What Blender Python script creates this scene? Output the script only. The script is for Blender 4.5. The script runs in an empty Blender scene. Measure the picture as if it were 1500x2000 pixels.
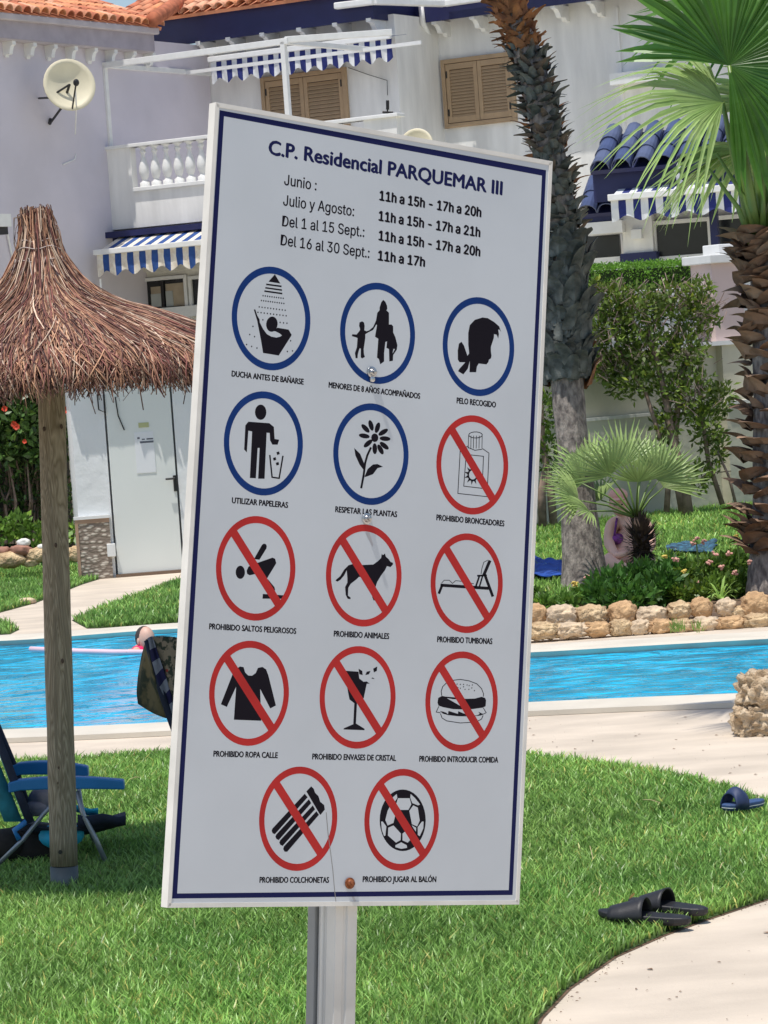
import bpy, bmesh, math, random
import numpy as np
from math import sin, cos, radians, pi, atan2, atan, sqrt
from mathutils import Vector, Matrix, noise
from mathutils.geometry import tessellate_polygon

random.seed(7)
RNG = np.random.default_rng(7)
scn = bpy.context.scene

# ------------------------------------------------------------------ camera
F_PX, ROLL, EYE = 6000.0, radians(4.0), 2.0
PITCH = atan(300 * cos(ROLL) / F_PX)
FW = Vector((0, cos(PITCH), -sin(PITCH)))
_U0 = Vector((0, sin(PITCH), cos(PITCH))); _R0 = Vector((1, 0, 0))
RT = cos(ROLL) * _R0 - sin(ROLL) * _U0
UP = sin(ROLL) * _R0 + cos(ROLL) * _U0
CAM = Vector((0, 0, EYE))
cd = bpy.data.cameras.new("camera")
cd.sensor_fit = 'HORIZONTAL'; cd.sensor_width = 36; cd.lens = 36 * F_PX / 1500
cd.clip_start = 0.1; cd.clip_end = 2000
cam = bpy.data.objects.new("camera", cd); scn.collection.objects.link(cam)
cam.matrix_world = Matrix(((RT.x, UP.x, -FW.x, CAM.x), (RT.y, UP.y, -FW.y, CAM.y), (RT.z, UP.z, -FW.z, CAM.z), (0, 0, 0, 1)))
scn.camera = cam

# ------------------------------------------------------------------ sky, sun, exposure
SUN_EL = radians(75); SUN_H = Vector((-0.6, -0.8, 0))
SUN = Vector((SUN_H.x * cos(SUN_EL), SUN_H.y * cos(SUN_EL), sin(SUN_EL)))
w = bpy.data.worlds.new("World"); scn.world = w; w.use_nodes = True
nt = w.node_tree; bg = nt.nodes["Background"]
sky = nt.nodes.new("ShaderNodeTexSky"); sky.sky_type = 'NISHITA'; sky.sun_disc = False
sky.sun_elevation = SUN_EL; sky.sun_rotation = atan2(SUN_H.x, SUN_H.y)
sky.altitude = 10; sky.dust_density = 1.2; sky.ozone_density = 1.0
nt.links.new(sky.outputs[0], bg.inputs[0]); bg.inputs[1].default_value = 0.135
sd = bpy.data.lights.new("sun", 'SUN'); sd.energy = 4.1; sd.angle = radians(0.5); sd.color = (1.0, 0.955, 0.89)
so = bpy.data.objects.new("sun", sd); scn.collection.objects.link(so)
so.rotation_euler = SUN.to_track_quat('Z', 'Y').to_euler(); so.location = (0, 0, 30)
scn.view_settings.view_transform = 'Standard'; scn.view_settings.look = 'None'
scn.view_settings.exposure = -0.02; scn.view_settings.gamma = 1.0
scn.view_settings.use_curve_mapping = False
scn.cycles.max_bounces = 8; scn.cycles.diffuse_bounces = 4; scn.cycles.transparent_max_bounces = 8
scn.cycles.use_denoising = True

# ------------------------------------------------------------------ projection helpers
def ray(x, y): return FW + RT * ((x - 750) / F_PX) - UP * ((y - 1000) / F_PX)
def P(x, y, d): return CAM + ray(x, y) * d
def G(x, y, z=0.0):
    r = ray(x, y); return CAM + r * ((z - EYE) / r.z)
def proj(p):
    v = Vector(p) - CAM; d = v.dot(FW); return 750 + v.dot(RT) / d * F_PX, 1000 - v.dot(UP) / d * F_PX, d

class Frame:
    def __init__(s, o, n):
        s.o = Vector(o); s.n = Vector((n[0], n[1], 0)).normalized(); s.t = Vector((-s.n.y, s.n.x, 0))
        if s.t.x < 0: s.t = -s.t
    def pt(s, u, z, w=0.0): return Vector((s.o.x, s.o.y, 0)) + s.t * u + s.n * w + Vector((0, 0, z))
    def hit(s, x, y, w=0.0):
        r = ray(x, y); q = s.pt(0, 0, w); k = (q - CAM).dot(s.n) / r.dot(s.n); p = CAM + r * k
        return (p - q).dot(s.t), p.z

# ------------------------------------------------------------------ materials
MATS = {}
def new_mat(name):
    m = bpy.data.materials.new(name); m.use_nodes = True; MATS[name] = m
    return m, m.node_tree, m.node_tree.nodes["Principled BSDF"]
def N(nt, typ, **kw):
    n = nt.nodes.new(typ)
    for k, v in kw.items(): setattr(n, k, v)
    return n
def mat(name, col, rough=0.6, metal=0.0, var=0.0, nscale=4.0, bump=0.0, bscale=40.0, col2=None, attr=False, trans=0.0, detail=6.0, stretch=(1, 1, 1), spec=None, hue2=None, ramp=(0.35, 0.65)):
    if name in MATS: return MATS[name]
    m, nt, b = new_mat(name)
    b.inputs["Roughness"].default_value = rough; b.inputs["Metallic"].default_value = metal
    if spec is not None: b.inputs["Specular IOR Level"].default_value = spec
    tc = N(nt, "ShaderNodeTexCoord"); mp = N(nt, "ShaderNodeMapping"); nt.links.new(tc.outputs["Object"], mp.inputs[0])
    mp.inputs["Scale"].default_value = stretch
    c1 = Vector(col)
    if col2 is None: col2 = [max(0, c * (1 - var)) for c in col]; col = [min(1, c * (1 + var * 0.6)) for c in col]
    nz = N(nt, "ShaderNodeTexNoise"); nz.inputs["Scale"].default_value = nscale; nz.inputs["Detail"].default_value = detail
    nt.links.new(mp.outputs[0], nz.inputs[0])
    cr = N(nt, "ShaderNodeValToRGB"); cr.color_ramp.elements[0].position = ramp[0]; cr.color_ramp.elements[1].position = ramp[1]
    cr.color_ramp.elements[0].color = (*col2, 1); cr.color_ramp.elements[1].color = (*col, 1)
    nt.links.new(nz.outputs["Fac"], cr.inputs[0])
    out = cr.outputs[0]
    if attr:
        at = N(nt, "ShaderNodeAttribute", attribute_name="tint")
        mx = N(nt, "ShaderNodeMix", data_type='RGBA', blend_type='MULTIPLY'); mx.inputs[0].default_value = 1
        nt.links.new(out, mx.inputs[6]); nt.links.new(at.outputs["Color"], mx.inputs[7]); out = mx.outputs[2]
    nt.links.new(out, b.inputs["Base Color"])
    if bump > 0:
        n2 = N(nt, "ShaderNodeTexNoise"); n2.inputs["Scale"].default_value = bscale; n2.inputs["Detail"].default_value = 5
        nt.links.new(mp.outputs[0], n2.inputs[0])
        bp = N(nt, "ShaderNodeBump"); bp.inputs["Strength"].default_value = 1.0; bp.inputs["Distance"].default_value = bump
        nt.links.new(n2.outputs["Fac"], bp.inputs["Height"]); nt.links.new(bp.outputs[0], b.inputs["Normal"])
    if trans > 0:
        tr = N(nt, "ShaderNodeBsdfTranslucent"); nt.links.new(out, tr.inputs[0])
        ms = N(nt, "ShaderNodeMixShader"); ms.inputs[0].default_value = trans
        o = nt.nodes["Material Output"]; nt.links.new(b.outputs[0], ms.inputs[1]); nt.links.new(tr.outputs[0], ms.inputs[2]); nt.links.new(ms.outputs[0], o.inputs[0])
    return m

# ------------------------------------------------------------------ object helpers
COL = scn.collection
def link(o, parent=None):
    COL.objects.link(o)
    if parent is not None:
        o.parent = parent
        top = parent
        if parent.get('_root'): o.matrix_parent_inverse = Matrix.Translation(-Vector(parent.location))
        else: o.matrix_parent_inverse = Matrix.Identity(4)
    return o
def thing(name, label, cat, loc=(0, 0, 0), group=None):
    e = bpy.data.objects.new(name, None); COL.objects.link(e); e.location = loc; e.empty_display_size = 0.2
    e['label'] = label; e['category'] = cat; e['_root'] = 1
    if group: e['group'] = group
    return e
def tag(o, label, cat, group=None):
    o['label'] = label; o['category'] = cat
    if group: o['group'] = group
    return o
def kind(o, k): o['kind'] = k; return o
def mesh_data(name, V, Fs, mats, midx=None, smooth=False, tint=None, fast=False):
    me = bpy.data.meshes.new(name)
    if fast:   # V Nx3 array, Fs MxK array (constant K)
        V = np.asarray(V, dtype=np.float32); Fs = np.asarray(Fs, dtype=np.int32); K = Fs.shape[1]
        me.vertices.add(len(V)); me.vertices.foreach_set("co", V.ravel())
        me.loops.add(Fs.size); me.loops.foreach_set("vertex_index", Fs.ravel())
        me.polygons.add(len(Fs)); me.polygons.foreach_set("loop_start", np.arange(0, Fs.size, K, dtype=np.int32))
        me.update(calc_edges=True)
    else:
        me.from_pydata([tuple(v) for v in V], [], [tuple(f) for f in Fs]); me.update()
    for m in (mats if isinstance(mats, (list, tuple)) else [mats]): me.materials.append(m)
    if midx is not None: me.polygons.foreach_set("material_index", np.asarray(midx, dtype=np.int32))
    if smooth: me.polygons.foreach_set("use_smooth", np.ones(len(me.polygons), dtype=bool))
    if tint is not None:
        a = me.color_attributes.new("tint", 'FLOAT_COLOR', 'POINT')
        t = np.ones((len(V), 4), dtype=np.float32); t[:, :3] = np.asarray(tint).reshape(len(V), -1); a.data.foreach_set("color", t.ravel())
    return me
def mk(name, V, Fs, mats, parent=None, **kw):
    return link(bpy.data.objects.new(name, mesh_data(name, V, Fs, mats, **kw)), parent)
class MB:
    """collects shapes into one mesh"""
    def __init__(s): s.V = []; s.F = []; s.M = []
    def add(s, V, Fs, m=0):
        b = len(s.V); s.V += [Vector(v) for v in V]; s.F += [tuple(i + b for i in f) for f in Fs]; s.M += [m] * len(Fs); return s
    def box8(s, c, m=0):
        return s.add(c, [(0, 3, 2, 1), (4, 5, 6, 7), (0, 1, 5, 4), (1, 2, 6, 5), (2, 3, 7, 6), (3, 0, 4, 7)], m)
    def fbox(s, fr, u0, u1, z0, z1, w0, w1, m=0):
        c = [fr.pt(u0, z0, w1), fr.pt(u1, z0, w1), fr.pt(u1, z0, w0), fr.pt(u0, z0, w0), fr.pt(u0, z1, w1), fr.pt(u1, z1, w1), fr.pt(u1, z1, w0), fr.pt(u0, z1, w0)]
        return s.box8(c, m)
    def bar(s, a, b, wx, wy, up=(0, 0, 1), m=0):
        a = Vector(a); b = Vector(b); d = (b - a).normalized(); x = d.cross(Vector(up))
        if x.length < 1e-4: x = d.cross(Vector((0, 1, 0)))
        x.normalize(); y = x.cross(d).normalized(); x *= wx / 2; y *= wy / 2
        return s.box8([a - x - y, a + x - y, a + x + y, a - x + y, b - x - y, b + x - y, b + x + y, b - x + y], m)
    def tube(s, pts, rad, seg=8, m=0, caps=True):
        pts = [Vector(p) for p in pts]; n = len(pts); rad = [rad] * n if not hasattr(rad, '__len__') else rad
        base = len(s.V); ref = Vector((0.13, 0.31, 0.94))
        d0 = (pts[1] - pts[0]).normalized(); x = d0.cross(ref).normalized()
        for i, p in enumerate(pts):
            d = (pts[min(i + 1, n - 1)] - pts[max(i - 1, 0)]).normalized()
            x = (x - d * x.dot(d)).normalized(); y = d.cross(x)
            for k in range(seg):
                a = 2 * pi * k / seg; s.V.append(p + (x * cos(a) + y * sin(a)) * rad[i])
        for i in range(n - 1):
            for k in range(seg):
                k2 = (k + 1) % seg
                s.F.append((base + i * seg + k, base + i * seg + k2, base + (i + 1) * seg + k2, base + (i + 1) * seg + k)); s.M.append(m)
        if caps:
            s.F.append(tuple(base + k for k in range(seg))[::-1]); s.M.append(m)
            s.F.append(tuple(base + (n - 1) * seg + k for k in range(seg))); s.M.append(m)
        return s
    def ell(s, c, r, seg=14, rings=8, m=0, rot=None):
        c = Vector(c); base = len(s.V); V = []
        for i in range(rings + 1):
            t = pi * i / rings
            for k in range(seg):
                a = 2 * pi * k / seg; v = Vector((r[0] * sin(t) * cos(a), r[1] * sin(t) * sin(a), r[2] * cos(t)))
                if rot is not None: v = rot @ v
                V.append(c + v)
        s.V += V
        for i in range(rings):
            for k in range(seg):
                k2 = (k + 1) % seg
                s.F.append((base + i * seg + k, base + (i + 1) * seg + k, base + (i + 1) * seg + k2, base + i * seg + k2)); s.M.append(m)
        return s
    def build(s, name, mats, parent=None, smooth=False, bevel=0, **kw):
        o = mk(name, s.V, s.F, mats, parent, midx=s.M, smooth=smooth, **kw)
        bm = bmesh.new(); bm.from_mesh(o.data); bmesh.ops.recalc_face_normals(bm, faces=bm.faces); bm.to_mesh(o.data); bm.free()
        if bevel:
            b = o.modifiers.new("bevel", 'BEVEL'); b.width = bevel; b.segments = 2; b.limit_method = 'ANGLE'
        return o
def inst(name, me, M, parent=None):
    o = bpy.data.objects.new(name, me); link(o, parent)
    o.matrix_basis = M
    return o
def poly_sheet(name, pts, z, m, parent=None, holes=(), thick=0.0):
    loops = [[Vector((p[0], p[1], z)) for p in pts]] + [[Vector((p[0], p[1], z)) for p in h] for h in holes]
    tris = tessellate_polygon(loops); V = [v for l in loops for v in l]
    Fs = []
    for t in tris:
        a, b, c = (V[i] for i in t)
        Fs.append(t if (b - a).cross(c - a).z > 0 else t[::-1])
    if thick:
        n = len(V); V = V + [v - Vector((0, 0, thick)) for v in V]; st = 0
        for l in loops:
            k = len(l)
            for i in range(k): Fs.append((st + i, st + (i + 1) % k, n + st + (i + 1) % k, n + st + i))
            st += k
    return mk(name, V, Fs, m, parent)
def smooth_closed(pts, k=6):
    n = len(pts); out = []
    for i in range(n):
        p0, p1, p2, p3 = (Vector(pts[(i + j) % n]) for j in (-1, 0, 1, 2))
        for q in range(k):
            t = q / k
            out.append(0.5 * ((2 * p1) + (p2 - p0) * t + (2 * p0 - 5 * p1 + 4 * p2 - p3) * t * t + (3 * p1 - p0 - 3 * p2 + p3) * t ** 3))
    return out
def gpoly(px, z=0.0, k=5):
    return smooth_closed([Vector((*G(x, y, z)[:2],)) for x, y in px], k)
def inside(P2, poly):
    x, y = P2[:, 0], P2[:, 1]; r = np.zeros(len(P2), bool); n = len(poly); j = n - 1
    for i in range(n):
        xi, yi = poly[i][0], poly[i][1]; xj, yj = poly[j][0], poly[j][1]
        c = ((yi > y) != (yj > y)) & (x < (xj - xi) * (y - yi) / (yj - yi + 1e-12) + xi); r ^= c; j = i
    return r
def seg_dist(P2, poly):
    d = np.full(len(P2), 9e9); n = len(poly)
    for i in range(n):
        a = np.array(poly[i][:2]); b = np.array(poly[(i + 1) % n][:2]); ab = b - a; L = ab @ ab + 1e-12
        t = np.clip(((P2 - a) @ ab) / L, 0, 1); q = a + t[:, None] * ab; d = np.minimum(d, np.hypot(*(P2 - q).T))
    return d

# ------------------------------------------------------------------ palette
M_plaster = mat("white_plaster", (0.82, 0.81, 0.78), 0.85, var=0.13, stretch=(1.4, 1.4, .25), nscale=2.2, bump=0.006, bscale=14)
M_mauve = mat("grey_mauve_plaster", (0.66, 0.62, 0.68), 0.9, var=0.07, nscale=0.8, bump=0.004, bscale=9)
M_white = mat("white_paint", (0.80, 0.80, 0.78), 0.45, var=0.05, nscale=8)
M_navy = mat("navy_paint", (0.015, 0.019, 0.085), 0.5, var=0.15, nscale=3)
M_trim = mat("cream_trim", (0.68, 0.66, 0.60), 0.7, var=0.08, nscale=5)
M_shut = mat("tan_shutter_paint", (0.42, 0.29, 0.17), 0.55, var=0.08, nscale=6)
M_dark = mat("dark_glass", (0.02, 0.022, 0.025), 0.12, var=0.3, nscale=2)
M_black = mat("black_plastic", (0.012, 0.012, 0.013), 0.45, var=0.2, nscale=12)
M_tile = mat("terracotta_tile", (0.62, 0.25, 0.13), 0.8, var=0.35, nscale=3.0, bump=0.004, bscale=30)
M_btile = mat("blue_glazed_tile", (0.06, 0.08, 0.17), 0.28, var=0.25, nscale=4)
M_gutter = mat("mauve_gutter", (0.50, 0.45, 0.46), 0.6, var=0.1, nscale=3)
M_steel = mat("galvanised_steel", (0.62, 0.62, 0.60), 0.38, metal=0.35, var=0.12, nscale=6, bump=0.0008, bscale=30)
M_deck = mat("cream_pool_paving", (0.62, 0.53, 0.425), 0.85, var=0.15, nscale=1.6, bump=0.003, bscale=70, detail=9, stretch=(1, 2, 1))
M_coping = mat("pale_coping_stone", (0.64, 0.585, 0.49), 0.7, var=0.10, nscale=2.2, bump=0.001, bscale=50)
M_soil = mat("lawn_soil", (0.045, 0.075, 0.018), 0.95, var=0.4, nscale=9, bump=0.01, bscale=60)
M_earth = mat("bed_earth", (0.16, 0.10, 0.06), 0.95, var=0.4, nscale=9, bump=0.02, bscale=30)
M_wall = mat("greenish_garden_wall", (0.60, 0.57, 0.44), 0.9, var=0.12, nscale=1.6, bump=0.006, bscale=10)
M_pink = mat("pinkish_plaster", (0.66, 0.52, 0.49), 0.85, var=0.06, nscale=3)
M_rock = mat("golden_rough_stone", (0.80, 0.60, 0.36), 0.95, col2=(0.40, 0.26, 0.14), nscale=7, bump=0.045, bscale=24, detail=10)
M_rock2 = mat("pale_tufa_stone", (0.78, 0.64, 0.46), 0.95, col2=(0.42, 0.29, 0.17), nscale=9, bump=0.04, bscale=30, detail=10)
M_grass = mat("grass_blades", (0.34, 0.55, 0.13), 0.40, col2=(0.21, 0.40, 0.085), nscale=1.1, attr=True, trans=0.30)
M_leaf = mat("shrub_leaves", (0.13, 0.24, 0.045), 0.45, var=0.35, nscale=3, attr=True, trans=0.35)
M_wood = None
M_lettering = mat("navy_print", (0.012, 0.015, 0.075), 0.5, var=0.0, spec=.08)
M_ink = mat("black_print", (0.010, 0.008, 0.013), 0.5, var=0.0, spec=.08)
M_blue = mat("blue_ring_print", (0.008, 0.038, 0.17), 0.45, var=0.1, nscale=20, spec=.1)
M_red = mat("red_ring_print", (0.47, 0.028, 0.026), 0.45, var=0.12, nscale=14, spec=.15)
#MORE
# ================================================================== GROUND, POOL, PATHS
POOL = gpoly([(-330, 1290), (-100, 1263), (60, 1254), (200, 1243), (345, 1233), (520, 1229), (640, 1243), (800, 1268), (930, 1281), (1040, 1280), (1250, 1268), (1500, 1254), (1800, 1238), (1980, 1290),
              (1800, 1346), (1500, 1362), (1250, 1372), (1030, 1382), (700, 1399), (335, 1420), (0, 1435), (-300, 1448), (-420, 1370)])
outer = [Vector((-70, -12)), Vector((70, -12)), Vector((70, 90)), Vector((-70, 90))]
ground = poly_sheet("ground", outer, 0.0, M_deck, holes=[POOL]); kind(ground, 'structure')
def offset(poly, d):
    n = len(poly); ar = sum(poly[i].x * poly[(i + 1) % n].y - poly[(i + 1) % n].x * poly[i].y for i in range(n)); sg = 1 if ar > 0 else -1
    out = []
    for i in range(n):
        t = (poly[(i + 1) % n] - poly[i - 1]).normalized(); out.append(poly[i] + Vector((t.y, -t.x)) * d * sg)
    return out
# raised coping with a rounded lip, built as one ring
cop = MB(); n = len(POOL)
rings = [(offset(POOL, .42), .002), (offset(POOL, .42), .03), (offset(POOL, .03), .034), (offset(POOL, -.01), .022), (offset(POOL, 0.01), -.02), (offset(POOL, .02), -.5)]
for r, z in rings: cop.V += [Vector((p.x, p.y, z)) for p in r]
for i in range(len(rings) - 1):
    for k in range(n):
        cop.F.append((i * n + k, i * n + (k + 1) % n, (i + 1) * n + (k + 1) % n, (i + 1) * n + k)); cop.M.append(0)
kind(cop.build("pool_coping", M_coping, smooth=False), 'structure')
# water
m, nt, b = new_mat("pool_water")
tc = N(nt, "ShaderNodeTexCoord"); mp = N(nt, "ShaderNodeMapping"); mp.inputs["Scale"].default_value = (.8, 1.0, 1); nt.links.new(tc.outputs["Object"], mp.inputs[0])
n1 = N(nt, "ShaderNodeTexNoise"); n1.inputs["Scale"].default_value = 2.4; n1.inputs["Detail"].default_value = 4; n1.inputs["Distortion"].default_value = 1.5; nt.links.new(mp.outputs[0], n1.inputs[0])
cr = N(nt, "ShaderNodeValToRGB"); cr.color_ramp.elements[0].position = .36; cr.color_ramp.elements[0].color = (0.004, 0.25, 0.42, 1); cr.color_ramp.elements[1].position = .62; cr.color_ramp.elements[1].color = (0.02, 0.52, 0.82, 1)  # caustic ripple pattern painted into the base colour
nt.links.new(n1.outputs[0], cr.inputs[0]); nt.links.new(cr.outputs[0], b.inputs["Base Color"])
b.inputs["Roughness"].default_value = 0.04; b.inputs["IOR"].default_value = 1.33
n2 = N(nt, "ShaderNodeTexNoise"); n2.inputs["Scale"].default_value = 3.2; n2.inputs["Detail"].default_value = 3; n2.inputs["Distortion"].default_value = .8; nt.links.new(mp.outputs[0], n2.inputs[0])
n3 = N(nt, "ShaderNodeTexNoise"); n3.inputs["Scale"].default_value = 9; n3.inputs["Detail"].default_value = 2; nt.links.new(mp.outputs[0], n3.inputs[0])
ad = N(nt, "ShaderNodeMath", operation='MULTIPLY_ADD'); ad.inputs[1].default_value = .28; nt.links.new(n3.outputs[0], ad.inputs[0]); nt.links.new(n2.outputs[0], ad.inputs[2])
bp = N(nt, "ShaderNodeBump"); bp.inputs["Strength"].default_value = 1; bp.inputs["Distance"].default_value = .10
nt.links.new(ad.outputs[0], bp.inputs["Height"]); nt.links.new(bp.outputs[0], b.inputs["Normal"])
water = poly_sheet("pool_water", [p for p in offset(POOL, .015)], -.015, m); kind(water, 'structure')

# lawns: green base sheets + real blades
LAWN_NEAR = [Vector(G(x, y)[:2]) for x, y in [(-400, 1512), (0, 1494), (150, 1487), (335, 1473), (700, 1462), (1020, 1478), (1180, 1495), (1340, 1522), (1430, 1545), (1500, 1572), (1560, 1620), (1560, 1700), (1500, 1757), (1380, 1797), (1290, 1830), (1200, 1870), (1110, 1932), (1055, 1990), (1010, 2080), (980, 2200), (960, 2700), (900, 3600), (-900, 3600), (-500, 2000)]]
LAWN_L1 = [Vector(G(x, y)[:2]) for x, y in [(-200, 1205), (0, 1197), (70, 1178), (160, 1142), (205, 1128), (165, 1095), (60, 1090), (0, 1098), (-200, 1110)]]
LAWN_L2 = [Vector(G(x, y)[:2]) for x, y in [(140, 1212), (250, 1170), (350, 1136), (500, 1118), (700, 1110), (700, 1225), (560, 1205), (420, 1208), (345, 1218), (240, 1226), (170, 1228)]]
LAWN_L3 = [Vector(G(x, y)[:2]) for x, y in [(-200, 1232), (-60, 1214), (0, 1213), (38, 1230), (20, 1239), (-60, 1244), (-200, 1250)]]
LAWN_R = [Vector(G(x, y)[:2]) for x, y in [(700, 1240), (1000, 1196), (1160, 1182), (1500, 1165), (1900, 1150), (1900, 950), (1400, 984), (1100, 1012), (700, 1040)]]
blades_V = []; blades_F = []; blades_T = []
def grow(poly, dens, h0, h1, wd, lean, base_tint, seed, clip=None, edge=0.0, z0=0.0):
    rng = np.random.default_rng(seed); A = np.array([[p.x, p.y] for p in poly]); lo, hi = A.min(0), A.max(0)
    if clip is not None: lo = np.maximum(lo, clip[0]); hi = np.minimum(hi, clip[1])
    n = int(dens * np.prod(hi - lo)); X = rng.uniform(lo, hi, (n, 2)); X = X[inside(X, poly)]
    # keep only what falls in or near the picture
    D = X[:, 1]; px = 750 + F_PX * X[:, 0] / D; X = X[(px > -160) & (px < 1680)]
    d = seg_dist(X, poly); X = X[(rng.uniform(0, 1, len(X)) < .35 + d * 12)]
    n = len(X); h = rng.uniform(h0, h1, n) * (0.75 + .5 * rng.random(n)); a = rng.uniform(0, 2 * pi, n); f = rng.uniform(0, 2 * pi, n)
    ln = rng.uniform(.15, 1, n) * lean * h; wv = wd * rng.uniform(.7, 1.3, n)
    B = np.c_[X, np.full(n, z0)]; s = np.c_[np.cos(a), np.sin(a), np.zeros(n)] * wv[:, None] / 2
    dr = np.c_[np.cos(f), np.sin(f), np.zeros(n)]
    mid = B + dr * (ln * .35)[:, None] + np.c_[np.zeros((n, 2)), h * .6]
    tip = B + dr * ln[:, None] + np.c_[np.zeros((n, 2)), h]
    V = np.stack([B - s, B + s, mid + s * .8, mid - s * .8, tip], 1).reshape(-1, 3)
    # patchy colour
    pn = np.sin(X[:, 0] * 2.1 + 1.3 * np.sin(X[:, 1] * 1.7)) * np.sin(X[:, 1] * 1.3 + 2 * np.sin(X[:, 0] * .9)) 
    t = np.ones((n, 3)) * rng.uniform(.5, 1.4, n)[:, None]
    t *= (1 + .2 * pn)[:, None] * np.array(base_tint)
    dry = rng.random(n) < .07 + .06 * pn; t[dry] = t[dry] * np.array([1.9, 1.1, 1.3])
    T = np.repeat(t, 5, 0).reshape(n, 5, 3); T[:, :2] *= .34; T[:, 4] *= 1.25  # blade feet darkened, tips lightened: shade between blades put in the tint
    return V, n, T.reshape(-1, 3)
def grass_obj(name, specs):
    Vs, Ts, q = [], [], 0; Fq = []
    for sp in specs:
        V, n, T = grow(*sp[0], **sp[1]); base = q + np.arange(n)[:, None] * 5
        Fq.append(np.concatenate([base + np.array([[0, 1, 2]]), base + np.array([[0, 2, 3]]), base + np.array([[3, 2, 4]])])); q += 5 * n; Vs.append(V); Ts.append(T)
    o = mk(name, np.concatenate(Vs), np.concatenate(Fq), M_grass, fast=True, tint=np.concatenate(Ts)); return kind(o, 'stuff')
kind(poly_sheet("soil_edge", [p for p in offset(LAWN_NEAR, .011)], .002, M_earth), 'structure')
for nm, pl in (("lawn", LAWN_NEAR), ("lawn", LAWN_L1), ("lawn", LAWN_L2), ("lawn", LAWN_L3), ("lawn", LAWN_R)):
    kind(poly_sheet(nm, pl, .004, M_soil), 'structure')
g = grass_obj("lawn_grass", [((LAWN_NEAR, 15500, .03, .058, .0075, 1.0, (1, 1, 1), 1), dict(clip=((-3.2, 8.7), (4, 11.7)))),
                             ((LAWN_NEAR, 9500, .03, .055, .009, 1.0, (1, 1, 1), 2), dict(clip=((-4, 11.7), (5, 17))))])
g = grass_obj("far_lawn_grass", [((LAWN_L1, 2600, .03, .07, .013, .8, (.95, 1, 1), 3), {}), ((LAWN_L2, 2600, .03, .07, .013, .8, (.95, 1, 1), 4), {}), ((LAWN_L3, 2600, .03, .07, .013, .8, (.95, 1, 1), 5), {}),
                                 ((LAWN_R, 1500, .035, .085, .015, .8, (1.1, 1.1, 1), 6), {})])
# fallen leaves and specks on the paving
M_litter = mat("dry_litter", (0.20, 0.12, 0.07), 0.9, var=0.4, nscale=20)
lt = MB()
for i in range(190):
    x = random.uniform(1010, 1520); y = random.uniform(1400, 2010) if i % 3 else random.uniform(1395, 1520)
    p = G(x, y, .003); q2 = np.array([[p.x, p.y]])
    if inside(q2, LAWN_NEAR)[0] or inside(q2, POOL)[0]: continue
    s = random.choice([.002, .003, .004, .007, .012]) * random.uniform(.7, 1.3); a = random.uniform(0, pi); d = Vector((cos(a), sin(a), 0)) * s; e = Vector((-sin(a), cos(a), 0)) * s * random.uniform(.25, .7)
    lt.add([p - d, p - e + Vector((0, 0, .002)), p + d, p + e + Vector((0, 0, .003))], [(0, 1, 2, 3)])
for i in range(900):
    e0 = random.randrange(len(LAWN_NEAR)); a_ = LAWN_NEAR[e0]; b_ = LAWN_NEAR[(e0 + 1) % len(LAWN_NEAR)]; c_ = a_.lerp(b_, random.random()); p = Vector((c_.x + random.gauss(0, .03), c_.y + random.gauss(0, .03), .003))
    if not (-1 < p.x < 3 and 8 < p.y < 17) or inside(np.array([[p.x, p.y]]), LAWN_NEAR)[0]: continue
    s = random.uniform(.002, .008); a = random.uniform(0, pi); d = Vector((cos(a), sin(a), 0)) * s; e = Vector((-sin(a), cos(a), 0)) * s * .2
    lt.add([p - d, p - e, p + d, p + e + Vector((0, 0, .003))], [(0, 1, 2, 3)])
kind(lt.build("fallen_litter", M_litter), 'stuff')
LB = ["longest straw-coloured dry stem lying upright in the near lawn", "dry reddish stem lying in the lawn below the blue sandal", "dry stem lying in the grass just above the black slides", "short dry stem in the lawn near the curved path", "dry stem in the lawn between the wooden post and the board"]
for i in range(5):
    x, y = [(1155, 1665), (1272, 1565), (1172, 1738), (1410, 1690), (265, 1520)][i]; p = G(x, y, .05); a = [1.45, -.5, 1.2, .9, .2][i]
    sb = MB(); d = Vector((cos(a) * .045, sin(a) * .16, .0)) * [1, .8, .7, .5, .6][i]; sb.tube([p - d, p + Vector((0, 0, .006)), p + d], [.0012, .0018, .001], 5)
    tag(sb.build("dry_stem", mat("straw", (.62, .48, .27), .8, var=.2)), LB[i], "twig", "dry stems lying in the near lawn")

# ================================================================== NOTICE BOARD
# face corners of the board (fitted plate: 0.70 x 1.30 m, about 5 m away, leaning over to the right)
SN = Vector((0.57871, -0.81502, 0.02898)).normalized()
SO = Vector((-0.0227, 5.1637, 1.7378)) 
SY = (Vector((0.2692, 5.3613, 1.6839)) - Vector((-0.3064, 4.9634, 1.7918))); SX = (SY - SN * SY.dot(SN)).normalized(); SD = SX.cross(SN).normalized()
if SD.z > 0: SD = -SD
def S(x, y, lift=0.0):
    r = ray(x, y); k = (SO - CAM).dot(SN) / r.dot(SN); return CAM + r * k + SN * lift
sign = thing("notice_board", "tall white pool rules board headed C.P. Residencial PARQUEMAR III on a leaning grey post", "sign", (S(660, 1770).x, S(660, 1770).y + .03, 0))
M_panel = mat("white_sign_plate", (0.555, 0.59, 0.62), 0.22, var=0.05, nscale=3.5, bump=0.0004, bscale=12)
M_edge = mat("cream_sign_edge", (0.74, 0.72, 0.66), 0.6, var=0.12, nscale=12)
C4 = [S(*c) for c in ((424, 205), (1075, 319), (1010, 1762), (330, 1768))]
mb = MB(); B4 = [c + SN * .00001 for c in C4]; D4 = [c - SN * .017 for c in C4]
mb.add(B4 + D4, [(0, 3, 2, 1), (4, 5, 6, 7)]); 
mb.build("board", M_panel, sign)
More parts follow.
